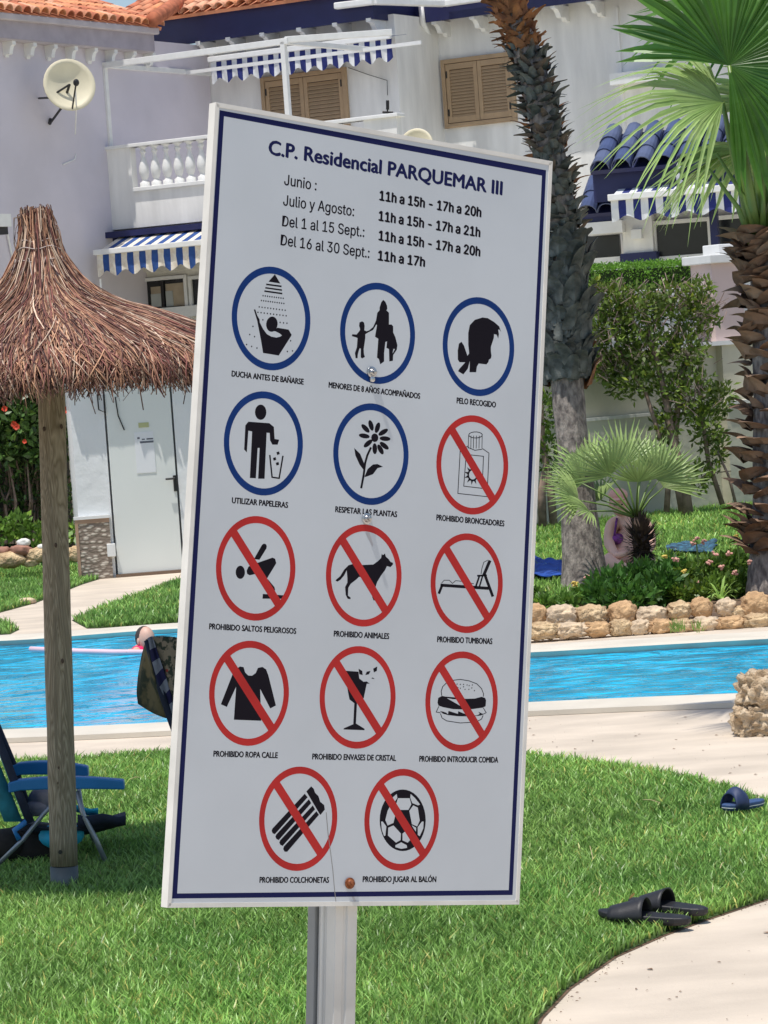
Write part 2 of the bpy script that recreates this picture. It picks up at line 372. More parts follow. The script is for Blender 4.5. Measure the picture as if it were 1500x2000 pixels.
# folded edge frame around the plate: four thin returns, slightly proud
cen = sum(C4, Vector()) / 4
for i in range(4):
    a, b2 = C4[i], C4[(i + 1) % 4]; t = (b2 - a).normalized(); inn = (cen - (a + b2) / 2); inn = (inn - t * inn.dot(t)).normalized()
    e = MB(); o_ = .004
    pts = [a - t * o_ - inn * o_, b2 + t * o_ - inn * o_, b2 - t * 0 + inn * .0035, a + t * 0 + inn * .0035]
    e.box8([p - SN * .018 for p in pts] + [p + SN * .0014 for p in pts]); e.build("edge_trim", M_edge, sign, bevel=.00010)
def flat(name, polys, m, lift, parent=sign):
    """polys: list of pixel outlines; each may be (outline, [holes])"""
    V = []; Fs = []
    for pl in polys:
        out, holes = (pl if isinstance(pl, tuple) else (pl, []))
        loops = [[S(x, y, lift) for x, y in out]] + [[S(x, y, lift) for x, y in h] for h in holes]
        l2 = [[Vector(((p - SO).dot(SX), (p - SO).dot(SD), 0)) for p in l] for l in loops]
        b0 = len(V); fl = [v for l in loops for v in l]; V += fl
        for t in tessellate_polygon(l2):
            a, b, c = (fl[i] for i in t)
            Fs.append(tuple(b0 + i for i in (t if (b - a).cross(c - a).dot(SN) > 0 else t[::-1])))
    return mk(name, V, Fs, m, parent)
flat("border_line", [([(429, 215), (1066.5, 332.5), (1001, 1748), (336, 1755)], [[(437.5, 227), (1058.5, 343), (993.5, 1738.5), (346, 1745)]])], M_lettering, .00006)
# --- lettering
def stroke0(a, b, w): return [(a[0] - w / 2, a[1]), (b[0] - w / 2, b[1]), (b[0] + w / 2, b[1] + .3), (a[0] + w / 2, a[1] + .3)]
FONT = None
import os
try: INTER = bpy.data.fonts.load(os.path.join(bpy.utils.system_resource('DATAFILES'), 'fonts', 'Inter.woff2'))   # Blender's own bundled font
except Exception: INTER = None

def text(body, L, R_, cap, m, bold=0.0, name="lettering", font_x=1.0):
    c = bpy.data.curves.new("t", 'FONT'); c.body = body; c.resolution_u = 3; 
    c.space_character = font_x
    if FONT: c.font = FONT
    o = bpy.data.objects.new("t", c); COL.objects.link(o); dg = bpy.context.evaluated_depsgraph_get()
    me = bpy.data.meshes.new_from_object(o.evaluated_get(dg)); bpy.data.objects.remove(o)
    co = np.array([v.co[:] for v in me.vertices]); x0, x1 = co[:, 0].min(), co[:, 0].max()
    c2 = bpy.data.curves.new("t2", 'FONT'); c2.body = "H"
    if FONT: c2.font = FONT
    o2 = bpy.data.objects.new("t2", c2); COL.objects.link(o2); dg = bpy.context.evaluated_depsgraph_get()
    H = max(v.co.y for v in o2.evaluated_get(dg).to_mesh().vertices); bpy.data.objects.remove(o2)
    a = S(*L, .00006); bx = S(*R_, .00006) - a; up = S(L[0] + .055 * cap, L[1] - cap, .00006) - a
    V0 = [a + bx * ((x - x0) / (x1 - x0)) + up * (y / H) for x, y, _ in co]
    F0 = [tuple(p.vertices) for p in me.polygons]; bpy.data.meshes.remove(me); V = []; Fs = []
    hx = bx.normalized() * (bold * up.length * .5); hy = up * (bold * .35)
    for i, (dx, dy) in enumerate(((-1, 0), (1, 0), (-.5, 1), (.5, -1), (0, 0)) if bold > .01 else ((0, 0),)):
        b0 = len(V); V += [v + hx * dx + hy * dy + SN * (.000012 * i) for v in V0]; Fs += [tuple(k + b0 for k in f) for f in F0]
    return mk(name, V, Fs, m, sign)
text("C.P. Residencial PARQUEMAR III", (525, 301), (980, 380.7), 27, M_lettering, .12)
for body, L, R_ in (("Junio :", (555, 361), (617.6, 372)), ("Julio y Agosto:", (553, 401), (691, 422.4)), ("Del 1 al 15 Sept.:", (551, 441.6), (711, 463)), ("Del 16 al 30 Sept.:", (548, 478.6), (721, 504))):
    FONT = INTER; text(body, L, R_, 20.5, M_ink, .05)
for body, L, R_ in (("11h a 15h - 17h a 20h", (741.5, 391), (939, 424)), ("11h a 15h - 17h a 21h", (740, 430.6), (937, 463)), ("11h a 15h - 17h a 20h", (740, 469), (937, 500.7)), ("11h a 17h", (738.6, 508), (829, 521))):
    FONT = INTER; text(body, L, R_, 18.5, M_ink, .15)
for x_, y_ in ((552.6, 441.2), (549.8, 478.2)):
    if INTER: flat("lettering", [stroke0((x_, y_), (x_ + 1.2, y_ - 19.6), 2.6)], M_ink, .00013)
FONT = None
CAP = [("DUCHA ANTES DE BAÑARSE", (452.5, 735), (592.5, 751)), ("MENORES DE 8 AÑOS ACOMPAÑADOS", (642, 757), (820, 779)), ("PELO RECOGIDO", (892, 787.5), (968, 796)),
       ("UTILIZAR PAPELERAS", (453, 982.5), (562, 992)), ("RESPETAR LAS PLANTAS", (655, 1000), (775, 1010)), ("PROHIBIDO BRONCEADORES", (852.5, 1016), (984.5, 1028)),
       ("PROHIBIDO SALTOS PELIGROSOS", (408.7, 1228.7), (578, 1238)), ("PROHIBIDO ANIMALES", (652, 1243), (759.5, 1248)), ("PROHIBIDO TUMBONAS", (854, 1254), (961, 1258)),
       ("PROHIBIDO ROPA CALLE", (417, 1477.5), (542, 1480.5)), ("PROHIBIDO ENVASES DE CRISTAL", (610, 1483), (773, 1486)), ("PROHIBIDO INTRODUCIR COMIDA", (819, 1487.5), (972.5, 1489.5)),
       ("PROHIBIDO COLCHONETAS", (507, 1724), (642, 1724)), ("PROHIBIDO JUGAR AL BALÓN", (708.5, 1722.7), (851.5, 1722.7))]
for b_, L, R_ in CAP: text(b_, L, R_, 11, M_ink, .125)
# --- pictograms
def Z(ox, oy, s, pts): return [(ox + x / s, oy + y / s) for x, y in pts]
def ellp(cx, cy, rx, ry, ang=0, n=20): return [(cx + rx * cos(t) * cos(ang) - ry * sin(t) * sin(ang), cy + rx * cos(t) * sin(ang) + ry * sin(t) * cos(ang)) for t in (2 * pi * k / n for k in range(n))]
def stroke(pts, wd, closed=False):
    out = []; P_ = [Vector(p) for p in pts]
    if closed: P_.append(P_[0])
    for a, b2 in zip(P_[:-1], P_[1:]):
        d = (b2 - a)
        if d.length < 1e-6: continue
        d = d.normalized(); nn = Vector((-d.y, d.x)) * wd / 2; e = d * wd * .3
        out.append([tuple(a - e + nn), tuple(b2 + e + nn), tuple(b2 + e - nn), tuple(a - e - nn)])
    return out
SW = (S(1075, 319) - S(424, 205)).length; UA = .1108 * .70; VB = .0660 * 1.30
def circ(c, k, ang=None, n=56):
    o = S(*c, .00010)
    return [o + SX * (UA * k * cos(t)) + SD * (VB * k * sin(t)) for t in (2 * pi * i / n for i in range(n))]
def pictogram(c, red, black, white=(), label=""):
    n = 56; pic = flat("pictogram", [b for b in black], M_ink, .00006); pic['label'] = label
    if white: flat("print_cutout", list(white), M_panel, .00010, pic)
    V = circ(c, 1.0) + circ(c, .865); Fs = [(k, n + k, n + (k + 1) % n, (k + 1) % n)[::1] for k in range(n)]
    if red:
        o = S(*c, .00018); a1 = radians(47.5); dx = Vector((cos(a1), sin(a1)));  nx = Vector((-dx.y, dx.x)); h = .092; L = .90
        q = [dx * -L + nx * h, dx * L + nx * h, dx * L - nx * h, dx * -L - nx * h]
        b0 = len(V); V += [o + SX * (UA * v.x) + SD * (VB * v.y) for v in q]; Fs.append((b0, b0 + 1, b0 + 2, b0 + 3))
    return mk("ring", V, Fs, M_red if red else M_blue, pic)
A1 = (440, 510, 8.0); z = lambda pts: Z(*A1, pts)
dots = [(590 + 35 * i, 540 + 4.6 * i) for i in range(10)] + [(565 + 35 * i, 615 + 4.7 * i) for i in range(11)] + [(530 + 45 * i, 715 + 5.9 * i) for i in range(10)] + [(510 + 49 * i, 800 + 6 * i) for i in range(10)]
dots += [(587, 917), (857, 958), (910, 965), (963, 970), (432, 1020), (382, 1147), (457, 1180), (333, 1303), (412, 1333), (495, 1358), (1020, 1245), (970, 1412), (1050, 1403)]
pictogram((530, 622), 0, [z([(775, 205), (860, 350), (675, 320)]), z([(640, 350), (880, 382), (878, 408), (636, 375)]), z([(628, 405), (885, 440), (885, 465), (622, 428)]), z([(612, 455), (892, 495), (890, 520), (608, 480)]),
    z(ellp(728, 985, 90, 120, .1)), z([(445, 755), (470, 755), (500, 850), (535, 910), (540, 960), (590, 1060), (650, 1140), (720, 1180), (800, 1195), (860, 1180), (885, 1160), (850, 1130), (780, 1095), (740, 1095), (815, 1040), (990, 1070), (1038, 1155), (835, 1475), (590, 1435), (560, 1250), (500, 940)])]
    + [z(ellp(x, y, 11, 14, n=6)) for x, y in dots], label="blue ring with a bather under a shower")
z = lambda pts: Z(640, 540, 7.895, pts)
pictogram((738, 651), 0, [z([(855, 360), (890, 390), (915, 450), (920, 500), (905, 520), (945, 560), (945, 740), (985, 740), (1010, 770), (1010, 860), (1045, 940), (1075, 1060), (1065, 1130), (1010, 1210), (1005, 1300), (950, 1310), (945, 1120), (905, 1100), (915, 1000), (890, 1010), (870, 1180), (870, 1310), (810, 1355), (790, 1275), (760, 1250), (780, 960), (730, 930), (760, 750), (750, 740), (700, 825), (630, 860), (580, 890), (580, 950), (555, 1120), (560, 1200), (575, 1240), (530, 1265), (510, 1245), (510, 1110), (490, 1110), (465, 1200), (460, 1260), (430, 1260), (420, 1180), (450, 1090), (460, 950), (440, 940), (372, 920), (380, 890), (445, 895), (490, 840), (500, 815), (485, 760), (490, 710), (530, 690), (560, 710), (570, 760), (565, 830), (600, 845), (640, 830), (700, 780), (745, 680), (765, 560), (800, 520), (800, 480), (825, 400)])],
    [z([(1015, 1115), (1035, 1120), (1005, 1180), (1000, 1180)])], label="blue ring with a woman and two children")
z = lambda pts: Z(820, 560, 4.0, pts)
pictogram((935, 677), 0, [z([(490, 240), (530, 245), (580, 275), (620, 310), (635, 355), (622, 335), (612, 335), (618, 370), (612, 405), (600, 375), (580, 370), (578, 400), (555, 470), (555, 505), (560, 540), (555, 560), (540, 570), (535, 590), (520, 607), (460, 600), (445, 625), (440, 668), (388, 668), (390, 580), (375, 640), (340, 685), (298, 660), (310, 640), (355, 590), (310, 590), (297, 570), (296, 500), (305, 445), (325, 430), (345, 460), (372, 540), (385, 520), (378, 450), (378, 360), (390, 300), (430, 258)])], label="blue ring with a head and tied back hair")
z = lambda pts: Z(400, 740, 3.41, pts)
pictogram((515, 866), 0, [z(ellp(372, 222, 38, 51)), z([(290, 285), (430, 295), (460, 320), (465, 400), (495, 405), (485, 438), (450, 438), (435, 410), (432, 360), (412, 358), (398, 665), (355, 665), (365, 460), (352, 460), (340, 662), (300, 660), (315, 350), (290, 345), (280, 490), (262, 470), (270, 310)])]
    + [z(s) for s in stroke([(433, 510), (448, 655), (495, 662), (520, 515)], 10)] + [z(ellp(x, y, 13, 14, .5, 4)) for x, y in ((488, 495), (465, 533), (484, 565))], label="blue ring with a person using a litter bin")
pet = [(1107, 310), (1150, 325), (1188, 355), (1200, 398), (1195, 445), (1170, 470), (1132, 465), (1087, 430), (1062, 380), (1070, 330)]
pictogram((725, 887), 0, [z(ellp(x, y, 37, 16, atan2(y - 392, x - 1130), 12)) for x, y in pet] + [z(ellp(1132, 392, 24, 29, n=12))] + [z(s) for s in stroke([(1105, 460), (1082, 510), (1068, 560), (1058, 640), (1042, 725)], 14)]
    + [z([(995, 460), (1035, 500), (1060, 560), (1060, 610), (1030, 570), (1003, 510)]), z([(1062, 655), (1085, 600), (1120, 570), (1150, 567), (1187, 585), (1150, 595), (1120, 635), (1080, 650)])], label="blue ring with a daisy flower")
z = lambda pts: Z(820, 560, 4.0, pts)
br = stroke([(375, 1245), (315, 1282), (297, 1615), (525, 1640), (540, 1300), (490, 1265)], 6) + stroke(ellp(435, 1158, 53, 24, n=14), 6, True) + stroke([(375, 1255), (430, 1278), (485, 1270)], 6) + stroke([(362, 1310), (497, 1325), (487, 1575), (343, 1558)], 6, True)
for x in (380, 400, 420, 442, 464, 487): br += stroke([(x, 1165), (x - 2, 1262)], 5)
sun_ = [ellp(413, 1470, 42, 50, n=18)] + [[(413 + 38 * cos(t - .22), 1470 + 46 * sin(t - .22)), (413 + 68 * cos(t), 1470 + 80 * sin(t)), (413 + 38 * cos(t + .22), 1470 + 46 * sin(t + .22))] for t in (2 * pi * k / 11 for k in range(11))]
pictogram((923, 908), 1, [z(s) for s in br + sun_], [z(ellp(413, 1470, 29, 36, n=16))], label="red prohibition ring over a sun cream bottle")
z = lambda pts: Z(400, 1000, 7.5, pts)
pictogram((500, 1110), 1, [z(ellp(520, 883, 68, 97)), z(ellp(870, 505, 38, 42, n=12)), z([(838, 480), (905, 530), (800, 700), (720, 690)]), z([(612, 860), (640, 800), (700, 770), (990, 668), (1030, 685), (1047, 750), (910, 975), (860, 940), (780, 900), (655, 927), (620, 905)]), z([(880, 960), (925, 985), (1020, 1100), (1032, 1150), (960, 1130)]), z([(850, 1200), (1155, 1220), (1130, 1270), (845, 1270)])], label="red prohibition ring over a diving figure")
z = lambda pts: Z(610, 1010, 7.895, pts)
pictogram((711, 1124), 1, [z([(1070, 565), (1090, 585), (1120, 560), (1135, 610), (1180, 650), (1205, 690), (1245, 705), (1240, 735), (1205, 770), (1150, 755), (1120, 820), (1060, 900), (1000, 1000), (980, 1060), (960, 1150), (990, 1285), (945, 1285), (925, 1240), (915, 1150), (900, 950), (780, 930), (720, 920), (680, 960), (590, 1030), (555, 1090), (550, 1210), (590, 1240), (590, 1265), (545, 1260), (515, 1200), (505, 1080), (540, 1010), (540, 940), (530, 820), (490, 900), (430, 970), (385, 995), (357, 980), (370, 960), (430, 910), (490, 810), (560, 740), (620, 725), (740, 740), (940, 730), (1010, 680), (1060, 630)])], label="red prohibition ring over a dog")
z = lambda pts: Z(780, 1020, 4.0, pts)
pictogram((912, 1139), 1, [z(s) for s in stroke([(328, 492), (690, 516)], 24) + stroke([(335, 490), (310, 553)], 20) + stroke([(705, 305), (660, 412)], 24) + stroke([(612, 418), (680, 415)], 14) + stroke([(625, 420), (595, 510)], 14) + stroke([(650, 420), (625, 505)], 12) + stroke([(668, 412), (728, 575)], 22)
    + stroke([(330, 475), (350, 453), (390, 453), (415, 478), (440, 456), (490, 462), (580, 480)], 5) + stroke([(690, 297), (660, 312), (645, 360), (638, 405)], 5)], label="red prohibition ring over a sun lounger")
z = lambda pts: Z(360, 1240, 3.41, pts)
pictogram((487, 1354), 1, [z([(370, 210), (395, 215), (405, 250), (425, 270), (450, 272), (475, 255), (490, 220), (520, 213), (545, 230), (560, 270), (610, 470), (572, 490), (505, 360), (512, 572), (330, 565), (345, 345), (283, 480), (243, 462), (330, 240)])], label="red prohibition ring over a long sleeved shirt")
pictogram((699, 1362), 1, [z([(1060, 238), (1160, 245), (1165, 290), (1190, 310), (1215, 325), (1195, 420), (1180, 440), (1150, 455), (1143, 590), (1200, 625), (1200, 635), (1060, 630), (1062, 622), (1125, 595), (1132, 455), (1100, 430), (1090, 380), (1075, 290)])] + [z(s) for s in
    ([(1160, 225), (1185, 240), (1188, 268), (1165, 262)], [(1205, 268), (1215, 245), (1240, 240), (1230, 262)], [(1262, 250), (1258, 225), (1285, 210), (1282, 240)], [(1245, 290), (1255, 283), (1268, 295)], [(1195, 312), (1215, 310), (1235, 325), (1210, 325)])], label="red prohibition ring over a breaking wine glass")
z = lambda pts: Z(830, 1270, 8.695, pts)
bur = stroke([(285, 770), (275, 700), (300, 620), (370, 550), (480, 510), (600, 495), (750, 520), (880, 570), (960, 650), (995, 740), (990, 785)], 13) + stroke([(235, 955), (190, 1050), (260, 1062)], 12) + stroke([(990, 980), (1040, 1060), (980, 1090)], 12) + stroke([(265, 1080), (290, 1150), (370, 1200), (600, 1235), (780, 1225), (900, 1200), (960, 1170), (985, 1110)], 13) + stroke([(300, 1070), (390, 1095), (560, 1115), (720, 1118), (900, 1110), (980, 1090)], 11)
bur += [[(290, 775), (340, 785), (500, 800), (700, 825), (850, 820), (960, 790), (1020, 810), (1038, 850), (1030, 950), (980, 975), (800, 1000), (620, 1005), (480, 1000), (300, 965), (230, 940), (212, 890), (225, 810)],
        [(250, 1035), (300, 1040), (360, 1060), (390, 1090), (400, 1030), (560, 1080), (565, 1035), (700, 1090), (720, 1110), (560, 1112), (400, 1100), (300, 1070)], [(905, 1045), (970, 1075), (1000, 1080), (940, 1110), (880, 1110), (930, 1080)]]
for sx_, sy_ in ((500, 555), (545, 575), (600, 580), (560, 635), (600, 645), (655, 580), (655, 620), (680, 665), (715, 590), (750, 600), (745, 665), (805, 590), (795, 640), (840, 685)): bur.append(ellp(sx_, sy_, 9, 13, .4, 6))
pictogram((902, 1370), 1, [z(s) for s in bur], [z([(370, 812), (470, 830), (690, 842), (600, 945)])], label="red prohibition ring over a burger")
z = lambda pts: Z(490, 1490, 7.895, pts)
pictogram((583, 1599), 1, [z(s) for s in ([(830, 475), (875, 530), (370, 1100), (335, 1085), (320, 1050), (330, 1015)], [(895, 560), (930, 620), (430, 1190), (395, 1175), (378, 1140), (390, 1105)], [(955, 655), (990, 715), (490, 1280), (455, 1265), (438, 1230), (450, 1195)], [(1010, 745), (1050, 800), (560, 1370), (520, 1370), (498, 1330), (508, 1290)],
    [(930, 360), (970, 400), (990, 460), (1040, 510), (1070, 600), (1130, 650), (1140, 720), (1075, 800), (1060, 790), (855, 440)])], label="red prohibition ring over an air mattress")
z = lambda pts: Z(700, 1490, 7.895, pts)
pictogram((785, 1601), 1, [z(ellp(683, 885, 355, 475, n=40))], [z(s) for s in ([(610, 545), (790, 545), (815, 640), (770, 725), (640, 725), (580, 640)], [(805, 480), (870, 540), (950, 640), (920, 655), (830, 620), (800, 540)], [(845, 655), (915, 690), (945, 890), (905, 980), (825, 945), (785, 740)],
    [(480, 680), (570, 800), (540, 925), (450, 965), (415, 880), (450, 740)], [(590, 480), (600, 540), (560, 600), (520, 540)], [(350, 905), (375, 905), (430, 980), (415, 1120), (395, 1130), (360, 1030)], [(460, 1000), (540, 965), (655, 1090), (650, 1190), (580, 1230), (455, 1120)],
    [(680, 1090), (730, 1050), (810, 1150), (810, 1175), (760, 1230), (680, 1195)], [(570, 1270), (660, 1225), (745, 1270), (750, 1310), (660, 1325), (570, 1300)], [(980, 905), (1005, 905), (1000, 1010), (945, 1130), (915, 1110), (915, 990)], [(820, 960), (890, 1000), (885, 1060)])], label="red prohibition ring over a football")
# --- bolts, scratch
M_bolt = mat("bright_bolt", (.55, .55, .55), .25, metal=.9, var=.3, nscale=60)
M_rust = mat("rusty_bolt", (.32, .10, .03), .6, metal=.3, col2=(.12, .03, .01), nscale=150)
ROTS = Matrix((SX, SD, SN)).transposed()
for x, y, m_ in ((725, 727, M_bolt), (715, 1013, M_bolt), (682, 1725, M_rust)):
    b_ = MB(); b_.tube([S(x, y, .001), S(x, y, .0035)], .0095, 18); b_.ell(S(x, y, .0035), (.0068, .0068, .006), 14, 8, rot=ROTS)
    if m_ is M_bolt and y < 800: b_.tube([S(x, y + 14, .001), S(x, y + 14, .005)], .005, 10)
    b_.tube([S(x, y, .006), S(x, y, .013)], .0036, 8)
    b_.build("bolt", m_, sign, smooth=True, bevel=.0004)
M_scr = mat("grey_scratch", (.33, .32, .30), .8, var=.3)
flat("scratch", [s for s in stroke([(637, 1587), (641, 1632), (645, 1660), (650, 1700), (653, 1735), (656, 1762)], 1.3)], M_scr, .00022)
M_st = mat("bolt_shadow_grey", (.46, .45, .46), .4, var=.1, nscale=60)  # grey for the bolts' cast shadows, painted flat on the plate
flat("painted_bolt_shadow", [[(713, 1040), (721, 1038), (729, 1064), (727, 1068)]], M_st, .00004)
flat("painted_bolt_shadow", [[(683, 1742), (687, 1742), (696, 1760), (691, 1761)]], M_st, .00004)
# --- post: open channel section, front flange + side web, running behind the board into the lawn
def post_at(t):  # t 0 at bolt height (y=1013), 1 at y=2000 in the picture
    pass
pa = S(695, 1400, -.019); pb = S(688, 1768, -.019); ax = (pb - pa).normalized(); ax = (ax - SN * ax.dot(SN)).normalized()
top_ = S(711, 640, -.019); bot = top_ + ax * ((top_.z + .25) / -ax.z)
sx = (SX - ax * SX.dot(ax)).normalized()
def prof_bar(name, prof, m, a=top_, b=bot):
    mbx = MB(); n_ = len(prof); mbx.V = [a + sx * u - SN * (v * .74) for u, v in prof] + [b + sx * u - SN * (v * .74) for u, v in prof]
    mbx.F = [(i, (i + 1) % n_, n_ + (i + 1) % n_, n_ + i) for i in range(n_)]; mbx.M = [0] * n_
    return mbx.build(name, m, sign, bevel=.0015)
W2 = .0225
prof_bar("post", [(-W2, 0), (-.006, 0), (-.005, .0035), (.001, .0035), (.002, 0), (W2, 0), (W2, .030), (W2 - .004, .030), (W2 - .004, .075), (-W2 + .004, .075), (-W2 + .004, .062), (-W2, .060), (-W2, .050), (-W2 + .005, .047), (-W2 + .005, .036), (-W2, .034)], M_steel)
prof_bar("rear_channel", [(-W2 - .002, .078), (W2, .078), (W2, .088), (-W2 + .002, .088), (-W2 + .002, .098), (W2, .098), (W2, .108), (-W2 - .002, .108)], mat("dull_grey_steel", (.30, .31, .31), .5, metal=.3, var=.15, nscale=8))
# ================================================================== TERRACE AND GARDEN WALL
TZ = 1.88
wa, wb = G(1040, 1034), G(1440, 990)
FWL = Frame(wa, Vector((wb.y - wa.y, -(wb.x - wa.x), 0)))
if FWL.n.y > 0: FWL = Frame(wa, -FWL.n)
te = MB(); te.fbox(FWL, FWL.hit(700, 1000)[0], 60, TZ - .35, TZ, -60, -.55)
FL = Frame(Vector((0, 36.5, 0)), (0, -1)); te.fbox(FL, -60, FWL.pt(FWL.hit(700, 1000)[0], 0, 0).x, -.1, TZ - .004, -60, 0)
kind(te.build("terrace_ground", M_wall), 'structure')
uW = FWL.hit(700, 1000)[0]
gw = thing("garden_retaining_wall", "long greenish-cream retaining wall with a ledge, behind the big leafy shrub", "wall", FWL.pt(0, 0, 0))
lu0, lz = FWL.hit(1150, 823); lu1, lz1 = FWL.hit(1250, 816); uE = FWL.hit(1470, 800)[0]; uP = FWL.hit(1395, 700)[0]
lb = MB(); lb.fbox(FWL, uW, uP, -.1, lz, -.5, 0); lb.build("lower_wall", M_wall, gw)
lb = MB(); lb.fbox(FWL, uW, uP + .12, lz, TZ, -.5, -.11); lb.build("upper_wall", M_wall, gw)
lb = MB(); lb.fbox(FWL, uW, uP, lz, lz + .035, -.11, .012); lb.build("ledge_cap", M_trim, gw)
l2 = FWL.hit(1440, 788)[1]
lb = MB(); lb.fbox(FWL, uP, 30, -.1, l2, -.5, .16); lb.build("lower_wall", M_wall, gw)
lb = MB(); lb.fbox(FWL, uP + .12, 30, l2, TZ, -.5, .0); lb.build("upper_wall", M_wall, gw)
lb = MB(); lb.fbox(FWL, uP, 30, l2, l2 + .04, 0, .185); lb.build("ledge_cap", M_trim, gw)
lb = MB(); lb.fbox(FWL, uW, 30, TZ, TZ + .05, -.5, .03); lb.build("coping", M_white, gw)
# balustrade along the terrace edge
def lathe(prof, seg=10):
    V = []; Fs = []
    for r, z in prof:
        for k in range(seg): V.append((r * cos(2 * pi * k / seg), r * sin(2 * pi * k / seg), z))
    for i in range(len(prof) - 1):
        for k in range(seg): Fs.append((i * seg + k, i * seg + (k + 1) % seg, (i + 1) * seg + (k + 1) % seg, (i + 1) * seg + k))
    return V, Fs
def baluster_mesh(h, r):
    pr = [(1, 0), (1, .1), (.6, .13), (.55, .18), (.75, .22), (1.0, .34), (.98, .44), (.7, .58), (.42, .70), (.38, .78), (.62, .80), (.62, .84), (.45, .86), (.5, .9), (.9, .93), (.9, 1)]
    V, Fs = lathe([(r * a, h * b) for a, b in pr]); return mesh_data("baluster", V, Fs, M_white, smooth=True)
bt = thing("terrace_balustrade", "white balustrade on top of the garden wall behind the shrub", "balustrade", FWL.pt(uP, TZ, -.25))
rz = FWL.hit(1400, 583, -.25)[1]; rz = TZ + .66
bm_ = baluster_mesh(rz - .12 - TZ, .075)
u = FWL.hit(1060, 640)[0]
while u < uE + .4:
    if abs(u - FWL.hit(1420, 600)[0]) > .28: inst("baluster", bm_, Matrix.Translation(FWL.pt(u, TZ + .05, -.22)), bt)
    u += .19
lb = MB(); lb.fbox(FWL, FWL.hit(1000, 640)[0], 12, rz - .07, rz + .03, -.36, -.08); lb.build("top_rail", M_white, bt, bevel=.01)
pu0, pz0 = FWL.hit(1390, 590, -.05); pu1, pz1 = FWL.hit(1440, 512, -.05)
lb = MB(); lb.fbox(FWL, pu0 + .02, pu1 + .05, TZ + .05, pz1, -.42, -.04); lb.build("pillar", M_pink, bt)
lb = MB(); lb.fbox(FWL, pu0 - .05, pu1 + .12, pz1, pz1 + .10, -.49, .03); lb.fbox(FWL, pu0 + .2, pu1 + .0, pz1 + .10, pz1 + .22, -.40, -.1); lb.build("pillar_cap", M_white, bt, bevel=.01)
lb = MB(); lb.fbox(FWL, pu0 - .45, pu0 - .02, TZ + .05, pz1 - .1, -1.6, -1.3); tag(lb.build("planter", mat("dark_red_planter", (.05, .02, .025), .6, var=.2)), "dark box behind the pink pillar cap of the terrace", "planter")

# ================================================================== WHITE HOUSE AND MAUVE HOUSE
FA = Frame(P(300, 420, 51), (-.51, -.86))
WR, WS = -3.3, -4.8
uc, _ = FA.hit(414, 200, WR); uq, _ = FA.hit(777, 150, WR); uq2 = FA.hit(843, 150, WS)[0]
FB = Frame(FA.pt(uc, 0, WR), (.86, -.51))
house = thing("white_house", "two-storey white house with navy eaves, terrace balcony and tan shutters behind the board", "house", FA.pt(2, TZ, -4))
EZ = FA.hit(400, 82, WR + .45)[1]       # bottom of the eave fascia
ul = uc - .05
# walls
lb = MB(); lb.fbox(FA, ul, uq, TZ - .2, EZ + .1, WR - .3, WR); lb.build("wall", M_plaster, house)
lb = MB(); lb.fbox(FA, uq, uq + 22, TZ - .2, EZ + .1, WS - .3, WS); lb.build("wall", M_plaster, house)
lb = MB(); lb.fbox(FA, uq - .30, uq, TZ - .2, EZ + .1, WS, WR - .3); lb.build("wall", M_plaster, house)
wa_ = MB(); uu = FA.hit(1215, 200, WS)[0]; wa_.fbox(FA, uu, uu + .05, TZ, EZ - .1, WS, WS + .05); wa_.build("wall_joint", M_plaster, house)
# eave fascia + soffit
def eave(u0, u1, wv, name="fascia", m=M_navy, soff=True):
    e = MB(); e.fbox(FA, u0, u1, EZ, EZ + .46, wv, wv + .05); e.build(name, m, house)
    if soff: e = MB(); e.fbox(FA, u0, u1, EZ + .42, EZ + .46, wv - .9, wv); e.build("soffit", M_navy, house)
eu0 = FA.hit(311, 95, WR + .45)[0]; eu1 = FA.hit(727, 37, WR + .45)[0]
eave(eu0 - .4, eu1, WR + .45); eave(eu1 + .0, FA.hit(1080, 0, WS + .5)[0] + 8, WS + .5)
e = MB(); e.fbox(FA, eu1, eu1 + .05, EZ, EZ + .46, WS + .55, WR + .5); e.build("fascia", M_navy, house)
# scroll corbels under the eaves
def corbel_mesh(fr, L=.52, h=.26, tw=.09):
    prof = [(0, 0), (L, 0), (L, -.06), (L * .8, -.08), (L * .68, -.14), (L * .62, -.2), (L * .45, -.21), (L * .3, -.19), (L * .22, -.25), (0, -h)]
    V = [fr.n * a + Vector((0, 0, b)) - fr.t * tw / 2 for a, b in prof] + [fr.n * a + Vector((0, 0, b)) + fr.t * tw / 2 for a, b in prof]
    n_ = len(prof); Fs = [tuple(range(n_)), tuple(range(2 * n_ - 1, n_ - 1, -1))] + [(i, n_ + i, n_ + (i + 1) % n_, (i + 1) % n_) for i in range(n_)]
    me = mesh_data("corbel", V, Fs, M_white); bm = bmesh.new(); bm.from_mesh(me); bmesh.ops.recalc_face_normals(bm, faces=bm.faces); bm.to_mesh(me); bm.free(); return me
cm = corbel_mesh(FA)
for x, y in ((400, 90), (458, 78), (524, 68), (596, 58), (666, 50), (732, 40)):
    uu = FA.hit(x, y, WR + .3)[0]; inst("corbel", cm, Matrix.Translation(FA.pt(uu, EZ + .02, WR)), house)
for x, y in ((858, 35), (932, 25), (1020, 12), (1090, 2), (1160, -8)):
    uu = FA.hit(x, y, WS + .3)[0]; inst("corbel", cm, Matrix.Translation(FA.pt(uu, EZ + .02, WS)), house)
